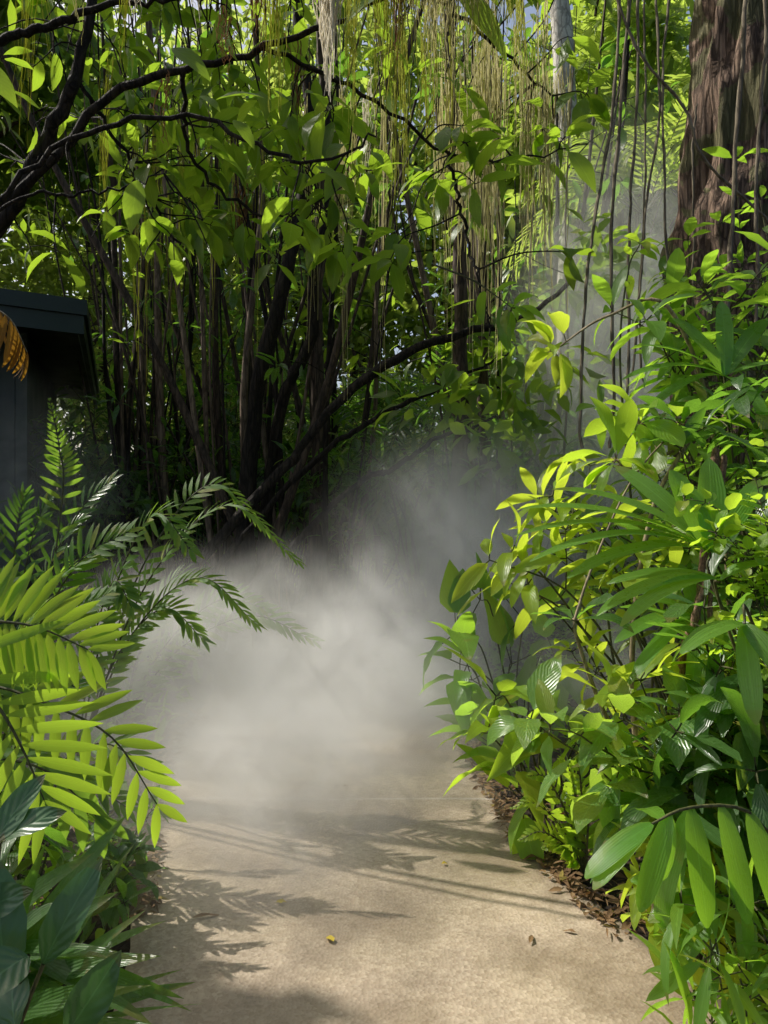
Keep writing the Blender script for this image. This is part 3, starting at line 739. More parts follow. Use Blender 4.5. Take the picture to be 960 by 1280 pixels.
# whorled shrubs whose stems lean out over the path
def wand(label, pts, r, lm, L, W, n, whorl, prof='ovate', sm='palestem', droop=.9, start=.6, name='whorled_shrub', extra=(), petiole=.1, group=None, cat='shrub', up=.15):
    b = np.asarray(pts[0]); root = thing(name, label, cat, b, group); ms, ml = MB(), MB()
    p = spline(pts, 30); tube(ms, p, [r, r * .8, r * .4], 6)
    stem_leaves(ml, ms, p, n, L, W, prof, droop, start, whorl, petiole, 10, up=up)
    for pp, nn, wh in extra:
        p2 = spline(pp, 16); tube(ms, p2, [r * .6, r * .3], 5)
        stem_leaves(ml, ms, p2, nn, L, W, prof, droop, .5, wh, petiole, 10, up=up)
    ms.build('stem', M[sm], root, b); ml.build('foliage', M[lm], root, b)
    return root
wand('pale wand of a shrub ending in a bright lime leaf cluster before the mist', [V3(1.5, 3.1, .0), A(900, 600, 3.1), A(840, 390, 3.0), A(760, 395, 3.0), A(692, 438, 3.0)], .010, 'lime', .20, .075, 3, 9, 'ovate', droop=1.1, start=.93, petiole=.2)
wand('wand with a large whorl of fresh leaves above the fan palm', [V3(1.0, 2.7, .0), A(790, 850, 2.7), A(815, 640, 2.65), A(870, 530, 2.65), A(800, 530, 2.6)], .011, 'bright', .20, .075, 3, 9, 'obovate', droop=.9, start=.85, extra=[([A(850, 560, 2.65), A(790, 585, 2.6), A(770, 575, 2.55)], 2, 7)])
wand('bare pale diagonal stem with one dark whorl halfway up', [A(800, 960, 2.45), A(755, 890, 2.45), A(722, 800, 2.4), A(718, 776, 2.4)], .009, 'dark', .16, .06, 0, 6, 'obovate', droop=.8,
     extra=[([A(718, 776, 2.4), A(740, 710, 2.45), A(790, 600, 2.5), A(850, 530, 2.55)], 4, 6)])
wand('dark sprig with drooping leaves against the grey mist column', [A(790, 640, 3.4), A(775, 450, 3.4), A(785, 340, 3.4), A(800, 305, 3.35)], .006, 'bright', .15, .05, 4, 6, 'ovate', 'stem', 1.1, .5)

b = V3(1.45, 3.0, .05)
shrub('tall leafy shrub with yellow green leaves catching the sun by the mist', b, np.vstack([q([(612, 700), (640, 690), (680, 660), (660, 730), (700, 690), (720, 640), (690, 620), (740, 690), (630, 725)], 3.0), q([(760, 660), (800, 690), (840, 720), (780, 720)], 2.8)]), 'lime', .21, .062, 4, 'lance', 1., subs=1, whorl=4, lift=.2, sublen=.18, start=.55)
b = V3(1.75, 3.4, .05)
shrub('dark leafy shrub rising in front of the big rough trunk', b, np.vstack([q([(835, 375), (880, 360), (930, 380), (860, 480), (860, 420), (950, 350), (900, 470), (830, 520)], 3.3), q([(960, 440), (1000, 380), (930, 520), (870, 540), (1000, 520)], 3.0)]), 'mid', .23, .07, 6, 'lance', .9, subs=3, whorl=4, lift=.15, r=.009, sublen=.22)
b = V3(1.75, 2.7, .05)
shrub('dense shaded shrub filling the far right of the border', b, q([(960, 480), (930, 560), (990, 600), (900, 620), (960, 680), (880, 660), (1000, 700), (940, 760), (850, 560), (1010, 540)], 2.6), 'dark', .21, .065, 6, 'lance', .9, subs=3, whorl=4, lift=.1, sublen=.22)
b = V3(1.28, 1.95, .05)
shrub('climbing creeper of small rounded pale leaves at the right margin', b, q([(945, 600), (960, 560), (950, 640), (935, 690), (970, 700), (945, 740), (960, 780), (985, 620), (955, 660)], 1.9), 'bright', .05, .04, 16, 'round', .4, name='creeper', cat='creeper', subs=5, whorl=3, r=.003, lift=.05, sublen=.14, petiole=.3, start=.5)
b = V3(.9, 4.8, .05)
shrub('misty plant with big heart shaped leaves leaning into the path', b, q([(600, 750), (570, 790), (590, 850), (610, 900), (640, 830), (650, 770), (690, 810), (620, 940), (575, 830), (655, 890), (600, 920)], 4.6), 'mid', .40, .17, 1, 'heart', .9, name='heart_leaf_plant', cat='plant', subs=0, whorl=3, lift=.35, start=.75, petiole=.3, rows=10)
b = V3(.75, 3.5, .05)
shrub('light green broad leaved plant just out of the mist', b, q([(620, 870), (640, 950), (680, 900), (720, 930), (650, 1000), (610, 910), (700, 990)], 3.4), 'bright', .27, .11, 2, 'heart', 1., name='broad_leaved_plant', cat='plant', subs=0, whorl=3, lift=.35, start=.7, petiole=.25, rows=10)
b = V3(.86, 3.15, .05)
fern('small bright fern low at the path edge', b, q([(640, 1010), (660, 970), (700, 950), (680, 1060), (740, 1000), (720, 950), (650, 1050)], 3.1), 15, .10, .028, lm='bright', lift=.3, taper='tri', start=.15)
b = V3(1.16, 2.35, .05)
shrub('plant with large speckled wet leaves over the lower border', b, q([(775, 960), (760, 990), (830, 960), (800, 1010), (850, 890), (900, 930), (780, 900), (870, 980), (930, 880), (950, 950)], 2.2), 'speck', .19, .085, 3, 'ovate', 1.1, name='speckled_plant', cat='plant', subs=1, whorl=4, lift=.3, start=.6)
b = V3(1.14, 2.5, .05)
shrub('lime leaved shrub glowing at mid height of the border', b, q([(760, 870), (800, 850), (850, 860), (900, 840), (830, 900), (930, 800), (870, 800), (960, 850)], 2.4), 'lime', .19, .06, 4, 'ovate', .9, subs=1, whorl=4, lift=.15, sublen=.2)
b = V3(1.3, 2.3, .02)
shrub('dark undergrowth shrub behind the drooping palm', b, q([(880, 760), (930, 820), (900, 900), (960, 920), (850, 960), (1000, 840), (990, 960), (900, 1000), (820, 1000), (940, 1060)], 2.15), 'dark', .24, .055, 5, 'strap', .9, subs=2, whorl=4, lift=.1, sublen=.22)
b = V3(1.18, 2.1, .05)
shrub('low yellow green seedling clump on the lower right path edge', b, q([(800, 1100), (815, 1150), (810, 1080), (850, 1180), (860, 1130), (890, 1200), (800, 1120), (900, 1120), (840, 1090), (930, 1180)], 2.0), 'lime', .12, .045, 4, 'lance', .8, name='seedling_clump', cat='plant', subs=2, whorl=4, lift=.25, sublen=.2, r=.004)
b = V3(1.26, 1.8, .05)
shrub('dark strap leaved clump in the lower right corner', b, q([(870, 1250), (900, 1220), (930, 1240), (960, 1180), (890, 1280), (900, 1290), (980, 1250), (940, 1130)], 1.75), 'mid', .2, .032, 5, 'lance', .9, name='strap_leaved_clump', cat='plant', subs=1, whorl=5, lift=.2, r=.004)

# scaly canes
for k, (pts, r, lab) in enumerate([
    ([A(848, 960, 2.5), A(852, 830, 2.5), A(872, 760, 2.5), A(880, 690, 2.5)], .014, 'thick scaly brown cane among the sunlit shrubs'),
    ([A(862, 960, 2.45), A(868, 860, 2.45), A(866, 780, 2.45), A(890, 700, 2.45)], .009, 'thinner pinkish cane close beside the thick cane'),
    ([A(885, 940, 2.5), A(886, 800, 2.5), A(892, 700, 2.5)], .008, 'thin upright cane nearest the dark undergrowth')]):
    mb = MB(); p = spline(pts + [pts[-1] + V3(.05, .02, .35)], 40); p[:8] = np.linspace(V3(p[0][0], p[0][1], 0), p[8], 8, endpoint=False)
    tube(mb, p, r * (1 + .12 * np.sin(np.arange(40) * 2.2)), 8, bump=.25, bfreq=40)
    bb = V3(p[0][0], p[0][1], 0); tag(mb.build('cane', M['cane'], None, bb), lab, 'cane', 'scaly canes in the border')

# ------------------------------------------------------------------ right: big trunk and pale far trunk
b = V3(3.7, 6.6, 0)
bt = thing('rough_barked_tree', 'massive rough brown trunk with flaring foot at the right edge', 'tree', b)
mb = MB(); p = spline([b - UP * .2, A(915, 400, 6.6), A(935, 200, 6.6), A(952, 0, 6.6), A(965, -250, 6.6)], 90)
tube(mb, spline(p, 150), np.interp(np.linspace(0, 1, 150), [0, .12, .3, .6, 1], [.85, .62, .54, .5, .46]), 90, bump=.3, bfreq=4.5, ridge=.09)
mb.build('trunk', M['trunk'], bt, b)
mb = MB()
for i in range(10):
    e = b + rnd_dir(1, -.1, .5)[0] * 3 * V3(1, 1, .4) + UP * 9; tube(mb, arch(p[-1] - UP * .2, e, .1), [.2, .1, .03], 6)
mb.build('limb', M['trunk'], bt, b)
mb = MB(); cc = b + V3(.5, .8, 9.4) + rnd_dir(150) * rng.uniform(.3, 1, (150, 1)) * V3(3.4, 3., 1.3); crown(mb, cc, .6, 24, .3, .14, filt=True); mb.build('crown', M['canopy'], bt, b)

b = V3(3.2, 12.8, 0)
wt = thing('pale_barked_tree', 'slim pale trunk glowing white behind the hanging roots', 'tree', b)
mb = MB(); p = spline([b, A(712, 300, 12.8), A(706, 100, 12.8), A(694, -60, 12.8), A(690, -200, 12.8)], 40); tube(mb, p, [.22, .2, .17, .14], 14, bump=.15); mb.build('trunk', M['white'], wt, b)
mb = MB(); cc = A(690, -190, 12.8) + rnd_dir(60) * rng.uniform(.2, 1, (60, 1)) * V3(2.2, 2.2, 1.2); crown(mb, cc, .6, 26, .32, .14); mb.build('crown', M['far'], wt, b)

# ------------------------------------------------------------------ upper left: large leaved tree sweeping over the path
b = V3(-4.3, 5.2, 0)
lt = thing('large_leaved_tree', 'tree with sweeping dark branches and large hanging leaves over the path', 'tree', b)
ms, ml = MB(), MB()
fk = V3(-4.2, 5.2, 2.6)
tube(ms, spline([b - UP * .1, V3(-4.35, 5.25, 1.3), fk], 12), [.15, .12, .09], 10, bump=.2)
BR = [([fk, A(-20, 300, 5.2), A(45, 195, 5.1), A(95, 95, 5.0), A(120, -40, 5.0), A(150, -200, 5.0)], .062),
      ([fk, A(-10, 265, 5.0), A(60, 205, 4.9), A(140, 118, 4.8), A(230, 88, 4.7), A(330, 60, 4.6), A(430, 20, 4.6), A(560, -40, 4.6)], .036),
      ([fk, A(-40, 290, 4.6), A(60, 190, 4.5), A(150, 155, 4.45), A(240, 148, 4.4), A(320, 180, 4.3), A(385, 205, 4.3), A(450, 180, 4.3), A(470, 163, 4.3)], .019),
      ([fk, A(0, 262, 4.4), A(80, 245, 4.4), A(150, 236, 4.4), A(205, 217, 4.4)], .012),
      ([A(-20, 60, 4.4), A(60, 30, 4.4), A(150, 5, 4.4), A(260, -5, 4.4)], .028),
      ([A(120, -40, 5.0), A(300, -60, 5.2), A(480, -30, 5.4), A(600, 40, 5.6), A(690, 120, 5.8)], .026),
      ([A(330, 60, 4.6), A(460, 120, 4.9), A(560, 190, 5.2), A(640, 200, 5.3), A(735, 180, 5.3)], .015),
      ([A(560, 190, 5.2), A(580, 280, 5.2), A(600, 360, 5.1), A(612, 420, 5.0)], .014),
      ([A(95, 95, 5.0), A(160, 200, 5.4), A(220, 300, 5.6), A(260, 360, 5.6)], .016),
      ([A(230, 88, 4.7), A(240, 200, 5.2), A(330, 270, 5.4), A(400, 250, 5.6)], .016)]
bp = []
for pts, r in BR:
    p = spline(pts, 36); p[1:-1] += rng.normal(0, .012, (34, 3)); tube(ms, p, np.interp(np.linspace(0, 1, 36), [0, .5, 1], [r, r * .75, r * .3]), 8, bump=.15, bfreq=6)
    bp.append(p)
bp = np.vstack(bp)
for i in range(560):
    px, py = rng.uniform(-90, 735), rng.uniform(-150, 330)
    if px > 300 and py > 240 and rng.uniform() < .75: continue
    if px > 430 and rng.uniform() < .5: continue
    e = A(px, py, rng.uniform(4.4, 6.6) + (px > 430) * .5)
    k = np.argmin(np.linalg.norm(bp - e - V3(0, 0, .2), axis=1)); s0 = bp[k]
    if np.linalg.norm(e - s0) > 1.3: e = s0 + unit(e - s0) * 1.3
    p = arch(s0, e, .15, 10)
    if not shaded(p[3:], .85).all() and rng.uniform() < .7: continue
    tube(ms, p, [.007, .0035], 4)
    stem_leaves(ml, ms, p, 3, .28, .115, 'ovate', .9, .45, 3, .12, 7, .8, .08, filt=True, up=-.15)
for foot, tip, nr in [((292, 150), (318, 185), V3(.3, -.8, .5)), ((250, 120), (275, 138), V3(0, -.6, .8)), ((172, 225), (163, 290), V3(.2, -1, .1)), ((395, 208), (438, 240), V3(.2, -.6, .7)), ((215, 60), (262, 98), V3(.1, -.8, .5)), ((270, 125), (330, 118), V3(.1, -.6, .8)), ((480, -10), (430, 28), V3(.1, -.6, .8)), ((560, -15), (635, 72), V3(.1, -.7, .7)), ((-25, 80), (20, 130), V3(.2, -.8, .5)), ((712, 190), (745, 238), V3(-.2, -.7, .6))]:
    f_, t_ = A(*foot, 4.25), A(*tip, 4.2)
    leaves(ml, f_, unit(t_ - f_) + unit(nr) * .2, nr, np.linalg.norm(t_ - f_) * 1.05, np.linalg.norm(t_ - f_) * .40, .5, .25, 12, 'ovate', 0, .08)
ms.build('branch', M['bark'], lt, b); ml.build('crown', M['big'], lt, b)

# ------------------------------------------------------------------ the thicket: leaning trunks, slender stems
def leaning(label, pts, r, mat='bark', leafy=True, name='leaning_tree'):
    pts = [np.asarray(x, float) for x in pts]; b = V3(pts[0][0], pts[0][1], 0)
    root = thing(name, label, 'tree', b); mb = MB()
    p = spline([b] + pts[1:], 44); p[2:-1] += np.cumsum(rng.normal(0, .013, (41, 3)), 0)
    tube(mb, p, np.interp(np.linspace(0, 1, 44), [0, .15, .6, 1], [r * 1.35, r, r * .8, r * .4]), 10, bump=.35, bfreq=5)
    mb.build('trunk', M[mat], root, b)
    if leafy:
        ml = MB(); c = p[-1] + rnd_dir(14) * rng.uniform(.1, .8, (14, 1)); crown(ml, c, .4, 14, .3, .12, filt=True); ml.build('crown', M['big'], root, b)
leaning('thick black trunk forking upward in the middle of the thicket', [A(300, 640, 8.2), A(312, 520, 8.2), A(345, 380, 8.2), A(362, 260, 8.2), A(372, 150, 8.3), A(360, 0, 8.4), A(365, -120, 8.5)], .088)
leaning('crooked dark stem just right of the thick black trunk', [A(325, 640, 8.4), A(338, 530, 8.4), A(375, 420, 8.3), A(372, 330, 8.3), A(392, 220, 8.3), A(388, 60, 8.3), A(400, -100, 8.3)], .065)
leaning('dark trunk leaning right with sun flecks along its bark', [A(120, 650, 7.6), A(335, 605, 7.6), A(372, 560, 7.6), A(430, 490, 7.6), A(505, 440, 7.6), A(585, 415, 7.7), A(640, 395, 7.8), A(720, 340, 8)], .05)
leaning('lower leaning trunk crossing under the sun flecked one', [A(170, 660, 8.0), A(375, 595, 8.0), A(450, 530, 8.0), A(510, 500, 8.0), A(575, 470, 8.1), A(640, 440, 8.2)], .032)
leaning('low dark branchlike trunk lying close above the mist', [A(220, 660, 7.8), A(440, 606, 7.4), A(500, 575, 7.3), A(565, 540, 7.3), A(620, 520, 7.4)], .032)
leaning('dark straight trunk wrapped in brown roots near the picture middle', [A(570, 640, 8.0), A(572, 480, 8.0), A(568, 320, 8.0), A(560, 160, 8.0), A(556, 0, 8.0), A(556, -120, 8.0)], .085, 'pole')
leaning('second upright trunk in the root curtain', [A(612, 660, 8.6), A(604, 480, 8.6), A(600, 300, 8.6), A(612, 120, 8.6), A(608, -80, 8.6)], .07, 'pole')
leaning('pinkish brown upright trunk behind the forked black one', [A(395, 640, 9.0), A(398, 480, 9.0), A(398, 330, 9.0), A(404, 150, 9.0), A(402, -80, 9.0)], .09, 'pole')

stem_labels = 'slender dark stem rising among many in the shaded thicket'
for i in range(96):
    px = rng.uniform(150, 430) if i < 74 else rng.uniform(565, 700)
    Y = rng.uniform(8.2, 12)
    b = A(px, 640, Y); b[2] = 0; lean = rng.normal(.01, .085)
    top = b + V3(lean * 8 * (1 if i % 3 else 3), rng.normal(0, .3), rng.uniform(7.5, 9.5))
    root = thing('slender_tree', stem_labels, 'tree', b, 'slender stems in the thicket')
    mb = MB(); p = spline([b, b * .66 + top * .34 + rng.normal(0, .1, 3), b * .33 + top * .67 + rng.normal(0, .12, 3), top], 24)
    r = rng.choice([.014, .022, .034, .05], p=[.25, .33, .27, .15])
    tube(mb, p, [r * 1.2, r, r * .7, r * .3], 6, bump=.2, bfreq=8); mb.build('trunk', M[('pole', 'bark', 'palepole')[i % 3]], root, b)
    ml = MB()
    for s in range(2 if i % 2 else 3):
        k = int(rng.uniform(9, 23)); e = p[k] + rnd_dir(1, -.2, .5)[0] * rng.uniform(.3, .8)
        p2 = arch(p[k], e, .15, 7); tube(ml, p2, [.008, .003], 4, 1)
        stem_leaves(ml, None, p2, 5, .26, .09, 'ovate', .9, .2, 4, .1, 5, filt=True, up=-.1)
    ml.build('crown', [M['big' if i % 3 == 0 else 'dark'], M['bark']], root, b)

# dark understorey palms behind the stems
def palm(label, base, h, nf, fl, lm, L=.5, W=.035, group=None, tr=.05, name='feather_palm', n=26, droopy=.5, trunkmat='pole'):
    base = np.asarray(base, float); root = thing(name, label, 'palm', base, group)
    mb = MB(); tp = base + UP * h + rng.normal(0, .06, 3) * V3(1, 1, 0); tube(mb, spline([base, base * .5 + tp * .5 + rng.normal(0, .04, 3), tp], 14), [tr * 1.3, tr, tr * .8], 8, bump=.1); mb.build('trunk', M[trunkmat], root, base)
    for i in range(nf):
        a = i * 2.4 + rng.uniform(-.3, .3); el = rng.uniform(-.15, .95); d = V3(math.cos(a), math.sin(a), 0)
        e = tp + d * fl * (1.05 - .45 * max(el, 0)) + UP * fl * (el - .25)
        m = tp + d * fl * .45 + UP * fl * (.25 + el * .45)
        frond(root, base, [tp, m, e], n, L * rng.uniform(.85, 1.1), W, lm, 'stem', 1.05, droopy, 4, 'grass', .1, start=.15, taper='sin', npt=14, r=.01, jit=.08)
    return root
for px, Y, h, lm, lab in [(470, 10.5, 1.7, 'dark', 'dark feather palm behind the sun flecked leaning trunk'), (540, 9.8, 2.6, 'dark', 'tallest dark palm silhouetted against the bright gap'), (420, 11.5, 2.8, 'dark', 'dark palm seen between the forked trunks'),
                          (200, 10.2, 1.3, 'dark', 'low dark palm just right of the hut'), (640, 9.2, 1.5, 'dark', 'dark palm under the hanging root curtains'), (290, 11.8, 1.8, 'dark', 'dark palm deep behind the thicket stems'), (520, 11.0, .5, 'dark', 'stemless palm right above the mist bank')]:
    b = A(px, 640, Y); b[2] = 0; palm(lab, b, h, 11, 1.6, lm, .42, .034)
for i, (px, Y, lab) in enumerate([(170, 9.5, 'dark bush beside the hut eave'), (260, 10, 'dark bush among the stem feet'), (350, 10.5, 'dark bush behind the thick black trunk'), (440, 9.4, 'dark bush behind the leaning trunks'), (530, 9.0, 'dark bush above the sunlit mist'), (620, 8.6, 'dark bush below the root wrapped trunk'), (90, 8.6, 'dark bush hidden behind the hut corner')]):
    b = A(px, 640, Y); b[2] = 0
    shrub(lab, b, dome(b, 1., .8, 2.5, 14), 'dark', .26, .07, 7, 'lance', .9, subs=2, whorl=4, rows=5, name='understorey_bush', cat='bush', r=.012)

for i, (px, Y, h, lab) in enumerate([(130, 12.5, 4.2, 'tall dark bush filling the gap between hut and stems'), (215, 13, 4.6, 'tall dark bush deep behind the stems by the hut'), (300, 12.6, 4.4, 'tall dark bush deep behind the forked trunk'), (375, 13.2, 3.6, 'tall dark bush deep behind the crooked stem'), (625, 12.5, 4.4, 'tall dark bush deep behind the root wrapped trunk'), (460, 12.8, 2.0, 'dark bush under the bright gap'), (545, 12.6, 1.9, 'dark bush right under the bright gap by the root bundle')]):
    b = A(px, 640, Y); b[2] = 0
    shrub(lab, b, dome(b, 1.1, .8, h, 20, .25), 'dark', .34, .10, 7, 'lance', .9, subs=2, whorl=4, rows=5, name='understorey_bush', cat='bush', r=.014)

# ------------------------------------------------------------------ bright growth beyond the shade
def far_tree_proto(label, base, h, rx, lm, ncl, per, L, W, low=.15, trunkmat='pole', prof='ovate'):
    base = np.asarray(base, float); root = thing('far_tree', label, 'tree', base, 'sunlit trees beyond the thicket')
    mb = MB(); tube(mb, spline([base, base + V3(.2, .1, h * .4), base + V3(.1, -.1, h * .85)], 20), [h * .022, h * .016, h * .006], 9, bump=.2)
    d = rnd_dir(ncl); rr = rng.uniform(.35, 1, (ncl, 1)) ** .7
    cen = base + V3(0, 0, h * (low + (1 - low) / 2)) + d * rr * V3(rx, rx, h * (1 - low) / 2)
    for i in range(14):
        c = cen[i]; z = min(h * .8, max(h * .2, c[2] - .8)); tube(mb, arch(base + V3(.1, 0, z * .8), c, .1, 10), [.07, .04, .015], 5)
    mb.build('trunk', M[trunkmat], root, base)
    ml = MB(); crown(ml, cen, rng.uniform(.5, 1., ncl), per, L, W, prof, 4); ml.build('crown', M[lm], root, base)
    return root
pos = lambda px, Y: V3((px - 480) / F * Y, Y, 0)
T1 = far_tree_proto('broad sunlit tree far behind the forked black trunk', pos(380, 20), 13, 3.4, 'far', 150, 46, .42, .17)
T2 = far_tree_proto('golden green tree far behind the hanging root curtains', pos(560, 19), 14, 3.2, 'fargold', 140, 46, .40, .15)
T3 = far_tree_proto('fine leaved tall tree far behind the hut roof', pos(110, 19), 15, 3.3, 'far', 170, 50, .34, .11, prof='lance')
T4 = far_tree_proto('high crowned far tree over the bright gap', pos(440, 22), 17, 3.4, 'far', 120, 46, .40, .16, low=.6)
for src, px, Y, rz, sc, lab in [
    (T1, 700, 22, 1.1, 1.2, 'tall tree far behind the pale white trunk'), (T2, 810, 20, 2.2, 1.1, 'golden tree far behind the mist column'), (T3, 920, 22, .7, 1.2, 'far tree hidden by the big rough trunk'),
    (T1, 240, 24, 3.3, 1.35, 'tallest far tree seen between stems and hut'), (T2, -60, 22, 5., 1.2, 'far tree whose crown shows at the upper left edge'),
    (T2, 780, 16, 2.9, 1.05, 'golden tree just behind the mist column palms'), (T1, 1020, 18, 5.5, 1., 'far tree beyond the right edge trunk'), (T3, 300, 30, 1.9, 1.5, 'hindmost tree behind the slender stems'), (T2, 860, 30, 2.5, 1.5, 'hindmost golden tree behind the mist column'), (T1, -250, 20, 2.5, 1.2, 'far tree left of the hut')]:
    dup(src, pos(px, Y), rz, sc, lab, 'sunlit trees beyond the thicket')
P1 = palm('sunlit golden palm in the bright gap beside the big trunk', pos(800, 11.5), 6.2, 17, 2.3, 'fargold', .65, .05, 'sunlit palms beyond the thicket', n=30, droopy=.8)
P2 = palm('sunlit green palm in the bright gap behind the leaning trunks', pos(520, 14), 2.0, 14, 2.2, 'far', .55, .045, 'sunlit palms beyond the thicket', n=28)
for src, px, Y, rz, sc, lab in [(P1, 850, 13, 2., 1.15, 'upper golden palm touching the big trunk'), (P1, 760, 15, 4., 1.35, 'golden palm highest in the gap over the mist column'), (P2, 400, 15, 1.2, 1.2, 'pale palm between the forked trunks'), (P2, 610, 13.5, 3., 1.2, 'pale palm behind the root wrapped trunk'),
                                (P2, 740, 12.5, 5., 1.1, 'low pale palm at the foot of the pale trunk'), (P2, 200, 15, .5, 1.3, 'pale palm behind the stems beside the hut'), (P1, 660, 17, 1., 1.3, 'golden palm behind the root curtains'), (P2, 840, 11, 3.6, .9, 'low palm behind the mist column')]:
    dup(src, pos(px, Y), rz, sc, lab, 'sunlit palms beyond the thicket')
B0 = None
for i, (px, Y, sc, lab) in enumerate([(560, 14.5, 1., 'sunlit bush under the golden tree'), (440, 15.5, 1.1, 'sunlit bush behind the leaning trunks'), (330, 15, 1.1, 'sunlit bush behind the thick black trunk'), (210, 14, 1.1, 'sunlit bush behind the stems by the hut'), (660, 14, 1.1, 'sunlit bush under the root curtains'), (760, 13, 1.2, 'sunlit bush in the mist column gap'), (880, 12, 1.2, 'sunlit bush at the foot of the big trunk'), (90, 14, 1.2, 'sunlit bush behind the hut'), (500, 18, 1.6, 'farthest bush above the mist bank'), (260, 18, 1.6, 'farthest bush behind the slender stems'), (700, 18, 1.6, 'farthest bush behind the pale trunk'), (-40, 13, 1.4, 'bush behind the hut back wall')]):
    b = pos(px, Y)
    if B0 is None:
        B0 = thing('far_bush', lab, 'bush', b, 'sunlit bushes beyond the thicket'); mb = MB()
        c = b + V3(0, 0, 1.2) + rnd_dir(46) * rng.uniform(.3, 1, (46, 1)) * V3(1.5, 1.2, 1.3)
        for k in range(8): tube(mb, arch(b, c[k], .1, 8), [.03, .01], 5)
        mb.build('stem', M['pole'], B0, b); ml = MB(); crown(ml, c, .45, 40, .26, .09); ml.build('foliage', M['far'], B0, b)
    else: dup(B0, b, rng.uniform(0, 6), sc, lab, 'sunlit bushes beyond the thicket')

# ------------------------------------------------------------------ hanging roots and lianas
def curtain(label, px, wpx, ytop, ybot, Y, n, mat, r=.0028, taper=1.0, group='curtains of hanging roots', clump=False):
    r *= 1.1; top = A(px, ytop, Y); wdt = wpx / F * Y; mb = MB()
    nc = max(2, n // 6); cu = rng.uniform(-.5, .5, nc); cl = rng.uniform(.35, 1, nc); cy_ = rng.normal(0, .14, nc); cp = rng.uniform(0, 6.28, nc)
    for i in range(n):
        k = int(rng.integers(nc)); m = 12; t = np.linspace(0, 1, m)[:, None]
        u = rng.normal(0, .3) if clump else cu[k] + rng.normal(0, .03)
        s = top + V3(u * wdt, rng.normal(0, .05) if clump else cy_[k] + rng.normal(0, .02), rng.uniform(0, .25))
        ln = (ybot - ytop) / F * Y * (rng.uniform(.35, 1) * (1 - .45 * abs(u)) if clump else cl[k] * rng.uniform(.55, 1.05))
        conv = V3(-u * wdt * taper, 0, 0) if clump else V3((cu[k] - u) * wdt * .8 + rng.normal(0, .012), 0, 0)
        sway = np.concatenate([.012 * np.sin(cp[k] + t * 4.5), .012 * np.cos(cp[k] * 2 + t * 3.7), t * 0], 1)
        p = s - UP * ln * t + conv * t ** 1.5 + sway + np.cumsum(rng.normal(0, .006, (m, 3)), 0) * V3(1, 1, 0)
        tube(mb, p, np.linspace(r, r * .4, m) * rng.uniform(.45, 1.5), 3)
    o = mb.build('hanging_root', M[mat], None, top); tag(o, label, 'aerial root', group)
C_ = [
    ('brightest white root tassel tapering to a point at top centre', 411, 36, -40, 150, 3.9, 80, 'rootwhite', .0052, True),
    ('short white root tassel left of the brightest one', 172, 12, -30, 60, 4.2, 22, 'rootwhite', .0036, True),
    ('tiny white root wisp at the top between two tassels', 241, 9, -30, 66, 4.2, 16, 'rootwhite', .0032, True),
    ('thin pale root wisp near the top left branch', 100, 22, -30, 88, 4.2, 12, 'root', .0026, True),
    ('long yellow green root tassel hanging beside the brightest white one', 345, 26, -40, 195, 4.3, 36, 'rootgreen', .003, True),
    ('thin green strands hanging over the upper branch', 156, 12, -30, 110, 4.3, 14, 'rootgreen', .0026, True),
    ('pinkish brown roots gathered by the long green tassel', 322, 26, -30, 110, 4.4, 22, 'rootbrown', .0028, True),
    ('wide curtain of green strands right of the white tassel', 470, 100, -60, 250, 4.15, 130, 'rootgreen', .0026, False),
    ('golden sunlit root fringe at top centre', 555, 90, -60, 170, 4.2, 150, 'root', .0031, False),
    ('golden root fringe beside the pale trunk', 625, 70, -60, 170, 4.25, 110, 'rootgreen', .0028, False),
    ('brown root rope at the middle of the green curtain', 497, 14, -40, 140, 4.1, 26, 'rootbrown', .003, True),
    ('long straw coloured root curtain wrapped around the dark trunk', 585, 80, 100, 500, 6.2, 110, 'root', .0038, False),
    ('straw coloured root curtain beside the mist column', 665, 80, 110, 430, 6.0, 110, 'root', .0034, False),
    ('bundle of brown roots under the crossing branch', 560, 44, 160, 450, 6.1, 40, 'root', .004, False),
    ('thin root veil before the forked black trunk', 430, 110, 150, 540, 6.6, 60, 'root', .003, False),
    ('thin root veil over the slender stems', 250, 170, 160, 520, 6.4, 70, 'rootgreen', .0028, False),
    ('small brown root knot with strands at mid height', 300, 34, 260, 350, 6.2, 26, 'rootbrown', .004, True),
    ('second brown root knot close by the forked trunk', 372, 22, 96, 190, 5.0, 20, 'rootbrown', .0034, True),
    ('small pinkish root knot under the long branch', 208, 14, 140, 200, 4.6, 14, 'rootbrown', .003, True),
    ('thin root wisp under the middle branch', 282, 16, 60, 115, 4.3, 24, 'rootbrown', .0026, True),
    ('fine green strands hanging above the hut roof', 60, 100, -30, 260, 5.0, 22, 'rootgreen', .0022, False),
    ('fine green strands just right of the hut', 150, 50, 120, 400, 5.4, 16, 'rootgreen', .0022, False),
    ('straw root curtain behind the golden fringe', 640, 90, 20, 330, 5.6, 64, 'root', .0032, False),
    ('dim green curtain deep behind the golden fringe', 520, 90, 60, 380, 5.8, 60, 'rootgreen', .003, False),
    ('white root streaks lit behind the dark trunk', 455, 30, 150, 300, 6.2, 22, 'rootwhite', .003, False),
    ('pale root streaks lit low in the middle gap', 600, 40, 210, 340, 7.4, 20, 'rootwhite', .003, False),
]
for lab, px, wp, y0, y1, Y, n, mat, r, cl in C_:
    curtain(lab, px, wp, y0, y1, Y, n, mat, r, .85, clump=cl)

